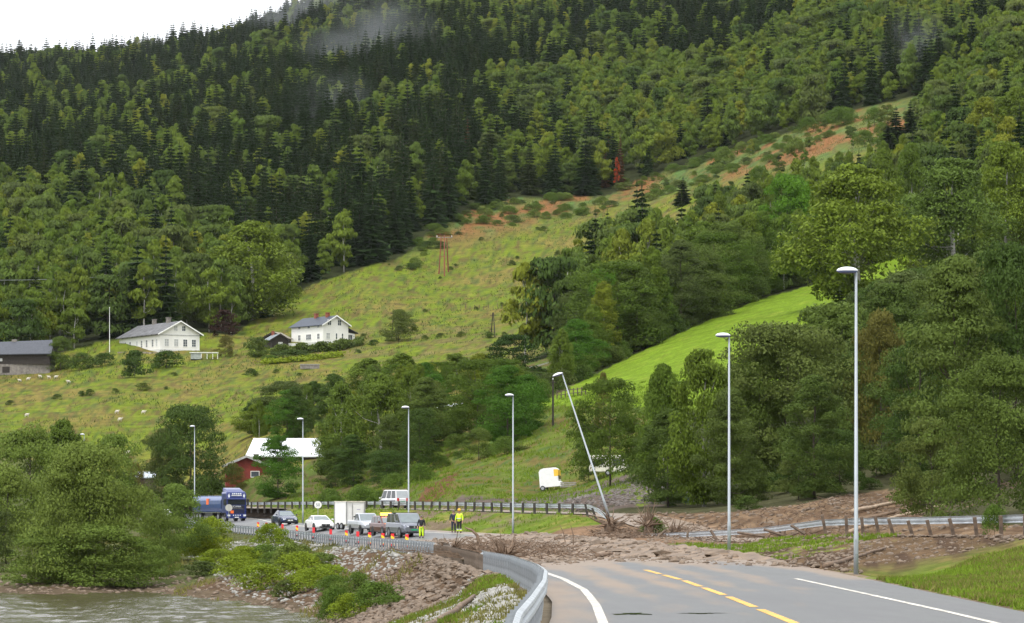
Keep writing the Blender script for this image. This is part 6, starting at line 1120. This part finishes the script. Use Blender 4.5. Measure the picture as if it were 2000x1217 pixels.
def zoneW(X, Y):  # pale stones
    d = XL(Y) - X; return (d > .6) & (((Y > 52) & (Y < 118) & (fbm(X * .35 + Y * .02, Y * .12 - X * .2, 91) > .49)) | ((Y > 186) & (Y < 290) & (d < 10) & (fbm(X * .3, Y * .1, 92) > .30)))
def zoneB(X, Y): d = XL(Y) - X; return (d > .4) & (Y > 112) & (Y < 190) & (fbm(X * .5, Y * .15, 93) > .25)
Pb = scatter(5200, (-15, 0), (108, 192), lambda X, Y: zoneB(X, Y) & (X > XL(Y) - 9)); Pw = np.concatenate([scatter(19000, (-32, .2), (50, 292), zoneW), scatter(14000, (-7, .4), (50, 118), zoneW)])
Pw = Pw[(CH - Pw[:, 2] < 6.2)]; Pb = Pb[(CH - Pb[:, 2] < 6.3)]
def szs(P): return .22 + .42 * rng.random(len(P)) ** 2
Sb = szs(Pb) * .85; Sw = szs(Pw) * np.where(Pw[:, 1] < 120, .42, .66)
ib = np.argsort(-Sb / Pb[:, 1])[:170]; iw = np.argsort(-Sw / Pw[:, 1])[:120]
for i in ib: o = link('stone', RB[i % 6], rip, tuple(Pb[i]), (0, 0, random.random() * 6)); o.scale = (Sb[i] * 1.1,) * 3
for i in iw: o = link('stone', RW[i % 5], rip, tuple(Pw[i]), (0, 0, random.random() * 6)); o.scale = (Sw[i] * 1.2,) * 3
mb_ = np.ones(len(Pb), bool); mb_[ib] = False; mw_ = np.ones(len(Pw), bool); mw_[iw] = False
inst_join('muddy_stones', 'smaller mud-coated stones of the bank', RB, Pb[mb_], Sb[mb_], RKB, rip); inst_join('pale_stones', 'smaller pale stones of the bank', RW, Pw[mw_], Sw[mw_], RKW, rip)
# shingle along the river and stones in the mud, gravel mound
Ps = scatter(4000, (-46, -6), (165, 250), lambda X, Y: (X < XL(Y) - 4)); Ps = Ps[(CH - Ps[:, 2] > 5.5) & (CH - Ps[:, 2] < 6.5)]
inst_join('shingle', 'muddy stones along the river edge', RB, Ps, .2 + .4 * rng.random(len(Ps)) ** 2, RKB)
k = 9000; Xm = rng.uniform(-8, 30, k); Ymm = rng.uniform(118, 236, k); t_ = (Xm - XL(Ymm)) / (XR(Ymm) - XL(Ymm)); okm = (t_ > 0) & (t_ < 1)
Pm = [(x, y_, mudz(x, y_)) for x, y_ in zip(Xm[okm], Ymm[okm]) if y_ > np.interp((x - XL(y_)) / (XR(y_) - XL(y_)), [0, .5, 1], [126, 142, 114])]; Sm = .08 + .42 * rng.random(len(Pm)) ** 4
inst_join('mud_rubble', 'stones and clods lying in the wet mud', RB, Pm, Sm, RKB)
Pr = scatter(6500, (2, 50), (125, 245), lambda X, Y: (X > XL2(Y) - 1) & inpoly(CX + X / Y * F, HY - (ground(X, Y) - CH) / Y * F, [(1190, 1030), (1240, 1003), (1430, 1000), (1560, 986), (1640, 968), (1720, 958), (1790, 955), (1800, 1015), (2050, 1030), (1500, 1050)]))
inst_join('mud_rubble', 'stones scattered over the mud behind the broken guardrail', RB, Pr, .12 + .45 * rng.random(len(Pr)) ** 3, RKB)
Pe = scatter(5000, (8, 21), (108, 200), lambda X, Y: between(X, Y) & (X - XR(Y) < 9) & ((Y > 118) | (X < XR(Y) + 1.5)))
inst_join('mud_rubble', 'clods and stones on the muddy embankment below the leaning posts', RB, Pe, .06 + .3 * rng.random(len(Pe)) ** 4, RKB)
Pg = scatter(5000, (-8, 18), (262, 312), lambda X, Y: (X > XL2(Y) + 6) & inpoly(CX + X / Y * F, HY - (ground(X, Y) - CH) / Y * F, [(875, 985), (905, 967), (1000, 975), (1060, 968), (1140, 955), (1220, 925), (1290, 935), (1310, 965), (1290, 1000), (1160, 998)]))
inst_join('gravel_mound', 'dark gravel and rubble heaped beside the side road', RD, Pg, .15 + .4 * rng.random(len(Pg)) ** 2, RKD)
for n in range(16):
    X = random.uniform(0, 10); Y = random.uniform(134, 200); t_ = float((X - XL(Y)) / (XR(Y) - XL(Y)))
    if not .03 < t_ < .95 or Y < np.interp(t_, [0, .5, 1], [136, 150, 128]): continue
    o = link('boulder', RB[n % 6], None, (X, Y, mudz(X, Y) + .03), (0, 0, random.random() * 6)); s_ = random.uniform(.4, .9); o.scale = (s_ * 1.6, s_, s_ * .8); tag(o, f"{'large' if s_ > .65 else 'small'} muddy boulder in the mud {'left' if X < 4.2 else 'right'} of the yellow line", 'boulder', 'boulders stranded on the road')
def roots(name, label, loc, R0, n, seed, cat='root stump', trunk_=None, up=.5, m=WDM):
    g = random.Random(seed); t = thing(name, label, cat, loc); b = MB()
    core = [Vector((0, 0, -.2)), Vector((.05 * R0, 0, .25 * R0)), Vector((.1 * R0, .05 * R0, .55 * R0))]; b.tube(core, [.22 * R0, .18 * R0, .10 * R0], 9); b.obj('stump', m, t, True)
    for k in range(n):
        a = g.random() * 6.28; el = g.uniform(-.1, 1.2) * up * 1.6; L = R0 * g.uniform(.5, 1.25); p = Vector((0, 0, .25 * R0)); d = Vector((math.cos(a) * math.cos(el), math.sin(a) * math.cos(el), math.sin(el))); pts = [p.copy()]; r = [.038 * R0 + .012]
        for i in range(5):
            d = (d + Vector((g.gauss(0, .28), g.gauss(0, .28), g.gauss(0, .25)))).normalized(); p = p + d * L / 5; p.z = max(p.z, -.05); pts.append(p.copy()); r.append((.038 * R0 + .012) * (1 - (i + 1) / 5.6))
        MB().tube(pts, r, 5).obj('root', m, t, True)
    return t
def gz(px_, py_, Y=None):
    if Y is None: p = hit(px_, py_)
    else: p = Vector(((px_ - CX) / F * Y, Y, 0))
    p.z = mudz(p.x, p.y); return p
roots('root_stump', 'tangled root stump against the kink of the steel guardrail', gz(985, 1085, 138), 1.25, 40, 1, up=.6)
roots('root_stump', 'forked root stump beside the foot of the leaning lamp', Vector((6.4, 210, float(ground(6.4, 210)[0]) + .1)), 1.7, 26, 2, up=.4)
roots('root_stump', 'upturned root mass behind the end of the lying rail', Vector((8.9, 208, float(ground(8.9, 208)[0]) + .1)), 1.6, 46, 3, up=.8)
roots('root_stump', 'low tangle of roots left of the forked stump', gz(1175, 1045, 206), .9, 12, 4, up=.3)
roots('root_stump', 'broken stump on the slope beside the second lamp', Vector((16.5, 195, float(ground(16.5, 195)[0]))), 1.5, 14, 5, up=.4)
roots('branch_heap', 'heap of thin branches piled on the muddy guardrail stretch', gz(885, 1062, 176), 1.1, 44, 6, 'branch heap', up=.35)
roots('branch_heap', 'second heap of twigs right of the branch heap', gz(930, 1068, 164), .8, 26, 7, 'branch heap', up=.3)
roots('branch_heap', 'flattened branches lying among the mud before the lying rail', gz(1215, 1050, 190), 1.0, 26, 8, 'branch heap', up=.2)
roots('branch_heap', 'brush heap with green leaves right of the upturned roots', Vector((10.4, 205, float(ground(10.4, 205)[0]))), 1.2, 34, 9, 'branch heap', up=.6)
tree('shrub_green', 'bush', 'torn green bush lying in the brush heap by the rail', 'bush', Vector((9.3, 209, CH - 2.1)), 1.1, 1.2)
tree('shrub_green', 'bush', 'leafy sapling growing through the rail at the right', 'bush', W(1942, 1045, Yof(1942) - .5), 1.1, .8)
def log(label, A, B, r, bend=0, m=WDM):
    A = Vector(A); B = Vector(B); pts = [A.lerp(B, i / 8) + Vector((0, 0, bend * math.sin(PI * i / 8) + .02 * math.sin(i * 2.3))) for i in range(9)]; o = MB().tube([p - A for p in pts], [r * (1 - .5 * i / 8) for i in range(9)], 8).obj('log', m, None, True, loc=A); tag(o, label, 'log', 'driftwood logs left by the slide')
def G(px_, Y, dz=.08): p = Vector(((px_ - CX) / F * Y, Y, 0)); p.z = mudz(p.x, Y) + dz; return p
log('long thin log lying across the mud left of the lying rail', G(1085, 196), G(1185, 200), .14); log('dark log beside the low root tangle', G(1165, 204), G(1250, 205), .16); log('short muddy log near the middle of the slide', G(1165, 150), G(1195, 152), .16, m=WDM); log('pale peeled log across the upper mud field', Vector((22, 205, float(ground(22, 205)[0]) + .2)), Vector((28, 214, float(ground(28, 214)[0]) + .2)), .16, m=WDP)
log('second pale log on the upper mud field', Vector((20, 188, float(ground(20, 188)[0]) + .2)), Vector((27, 196, float(ground(27, 196)[0]) + .25)), .14, .1, WDP); log('dark log on the upper mud field under the trees', Vector((18.5, 196, float(ground(18.5, 196)[0]) + .15)), Vector((24, 199, float(ground(24, 199)[0]) + .2)), .2); log('thick log beside the second lamp at the field edge', Vector((14.2, 200, float(ground(14.2, 200)[0]) + .15)), Vector((15.6, 201, float(ground(15.6, 201)[0]) + .15)), .22)
log('dark beached log on the pale stones of the river bank', Vector((-2.2, 74, float(ground(-2.2, 74)[0]) + .1)), Vector((-1.1, 92, float(ground(-1.1, 92)[0]) + .15)), .13, -.08); log('mud-stained plank lying down the embankment left of the tallest lamp', Vector((11.6, 118, float(ground(11.6, 118)[0]) + .06)), Vector((15.4, 131, float(ground(15.4, 131)[0]) + .06)), .10)
# upright curved snag
A = G(934, 176, 0); o = MB().tube([(0, 0, -.2), (.02, 0, .5), (-.05, 0, .85), (-.35, 0, 1.15), (-.75, 0, 1.3)], [.13, .11, .09, .07, .03], 7).obj('snag', WDM, None, True, loc=A); tag(o, 'hooked dark branch standing up out of the mud by the heap', 'branch')
for k, (x, Y, l) in enumerate(((1105, 186, 'thin dark stick slanting out of the mud'), (1120, 180, 'taller thin stick beside the slanting one'), (975, 158, 'thin upright stick left of the guardrail root stump'))):
    o = MB().tube([(0, 0, -.1), (-.12 + .1 * k, 0, .6), (-.35 + .2 * k, 0, 1.1)], [.035, .03, .012], 5).obj('stick', WDM, None, loc=G(x, Y, 0)); tag(o, l, 'stick')
tw_ = MB(); g_r = random.Random(5)
for n in range(2600):
    r = g_r.random()
    if r < .45: Y = g_r.uniform(150, 205); t_ = g_r.random() ** 1.5 * .6; X = float(XL(Y)) + t_ * float(XR(Y) - XL(Y)); z = mudz(X, Y)
    elif r < .7: X = g_r.uniform(5, 12); Y = g_r.uniform(196, 216); z = None
    else: X = g_r.uniform(12, 32); Y = g_r.uniform(185, 225); z = float(-.2); z = None
    if z is None: z = float(ground(X, Y)[0])
    a = g_r.random() * 6.28; L = g_r.uniform(.3, 1.2); tw_.tube([(X, Y, z + .02), (X + math.cos(a) * L * .5, Y + math.sin(a) * L * .5, z + g_r.uniform(.03, .2)), (X + math.cos(a) * L, Y + math.sin(a) * L, z + g_r.uniform(0, .35))], [.03, .025, .01], 3, False)
o = tw_.obj('twig_litter', WDM); o['label'] = 'twigs and roots strewn over the mud'; struct(o, 'stuff')
# puddles on the road
WAT = mat('puddle_water', (.02, .02, .02), .04, var=.0, spec=.6)
for (x, Y, w, l, lab) in ((1235, 66.5, .45, .7, 'dark puddle in the left lane'), (1370, 66.6, .5, .35, 'thin wet patch beside the yellow centre line')):
    X = (x - CX) / F * Y; V = [(X, Y, 0)]; n = 40
    for k in range(n): a = 2 * PI * k / n; r = .75 + .25 * math.sin(3 * a + x) + .2 * math.sin(7 * a) + .12 * math.sin(13 * a); V.append((X + w * r * math.cos(a), Y + l * r * math.sin(a), 0))
    V = [(p[0], p[1], float(road_z(p[0], p[1])) + .006) for p in V]; o = link('puddle', mkmesh('puddle', V, [(0, k + 1, (k + 1) % n + 1) for k in range(n)], WAT)); o['label'] = lab; struct(o, 'stuff')

# ------------------------------------------------------------------ air: haze box and drifting mist
def volmat(name, dens, noise=None, col=(.86, .90, .95, 1)):
    m = bpy.data.materials.new(name); m.use_nodes = True; nt = m.node_tree; nt.nodes.clear(); out = nt.nodes.new('ShaderNodeOutputMaterial'); v = nt.nodes.new('ShaderNodeVolumePrincipled'); v.inputs['Color'].default_value = col; v.inputs['Density'].default_value = dens; nt.links.new(v.outputs[0], out.inputs['Volume'])
    if noise:
        tc = nt.nodes.new('ShaderNodeTexCoord'); nz_ = nt.nodes.new('ShaderNodeTexNoise'); nz_.inputs['Scale'].default_value = noise; nz_.inputs['Detail'].default_value = 5; nt.links.new(tc.outputs['Object'], nz_.inputs['Vector'])
        ln = nt.nodes.new('ShaderNodeVectorMath'); ln.operation = 'LENGTH'; nt.links.new(tc.outputs['Object'], ln.inputs[0]); mr = nt.nodes.new('ShaderNodeMapRange'); mr.inputs[1].default_value = 1.0; mr.inputs[2].default_value = .15; nt.links.new(ln.outputs['Value'], mr.inputs[0])
        m2 = nt.nodes.new('ShaderNodeMapRange'); m2.inputs[1].default_value = .42; m2.inputs[2].default_value = .75; nt.links.new(nz_.outputs[0], m2.inputs[0]); a = nt.nodes.new('ShaderNodeMath'); a.operation = 'MULTIPLY'; nt.links.new(mr.outputs[0], a.inputs[0]); nt.links.new(m2.outputs[0], a.inputs[1]); b2 = nt.nodes.new('ShaderNodeMath'); b2.operation = 'MULTIPLY'; b2.inputs[1].default_value = dens; nt.links.new(a.outputs[0], b2.inputs[0]); nt.links.new(b2.outputs[0], v.inputs['Density'])
    return m
hz = MB().box(-4200, 4200, -30, 4500, -60, 1500).obj('haze', volmat('haze_air', .000013)); hz['label'] = 'thin damp air over the valley'; struct(hz, 'stuff')
bm_ = bmesh.new(); bmesh.ops.create_icosphere(bm_, subdivisions=2, radius=1); wsm = bpy.data.meshes.new('mist'); bm_.to_mesh(wsm); bm_.free(); wsm.materials.append(volmat('mist_air', .0062, 1.3))
for x, y_, Y, sx, sy_, sz, lab in ((1775, 120, 1330, 16, 60, 26, 'wisp of mist rising from the wood at the top of the pasture'), (650, 225, 1560, 28, 60, 26, 'wisp of mist among the spruces on the left flank'), (720, 75, 1900, 50, 70, 34, 'veil of mist hanging in the upper spruces'), (590, 22, 2600, 60, 110, 18, 'cloud edge brushing the skyline trees'), (330, 95, 2850, 80, 100, 14, 'low cloud behind the ridge spruces')):
    o = link('mist', wsm, None, W(x, y_, Y)); o.scale = (sx, sy_, sz); o['label'] = lab; struct(o, 'stuff')

# ------------------------------------------------------------------ labels of look-alikes: their order across the hillside
ORD = 'first second third fourth fifth sixth seventh eighth ninth tenth eleventh twelfth thirteenth fourteenth fifteenth sixteenth seventeenth eighteenth nineteenth twentieth'.split()
dd = {}
for o in COL.objects:
    if o.get('category') and o.get('label'): dd.setdefault(o['label'], []).append(o)
for l, os_ in dd.items():
    if 1 < len(os_):
        os_.sort(key=lambda o: o.location.x / max(o.location.y, 1))
        for i, o in enumerate(os_):
            pre = 'leftmost' if i == 0 else ('rightmost' if i == len(os_) - 1 else (ORD[i] + ' from left' if i < 20 else (ORD[len(os_) - 1 - i] + ' from right' if len(os_) - 1 - i < 20 else None)))
            if pre and len((pre + ' ' + l).split()) <= 16: o['label'] = pre + ', ' + l
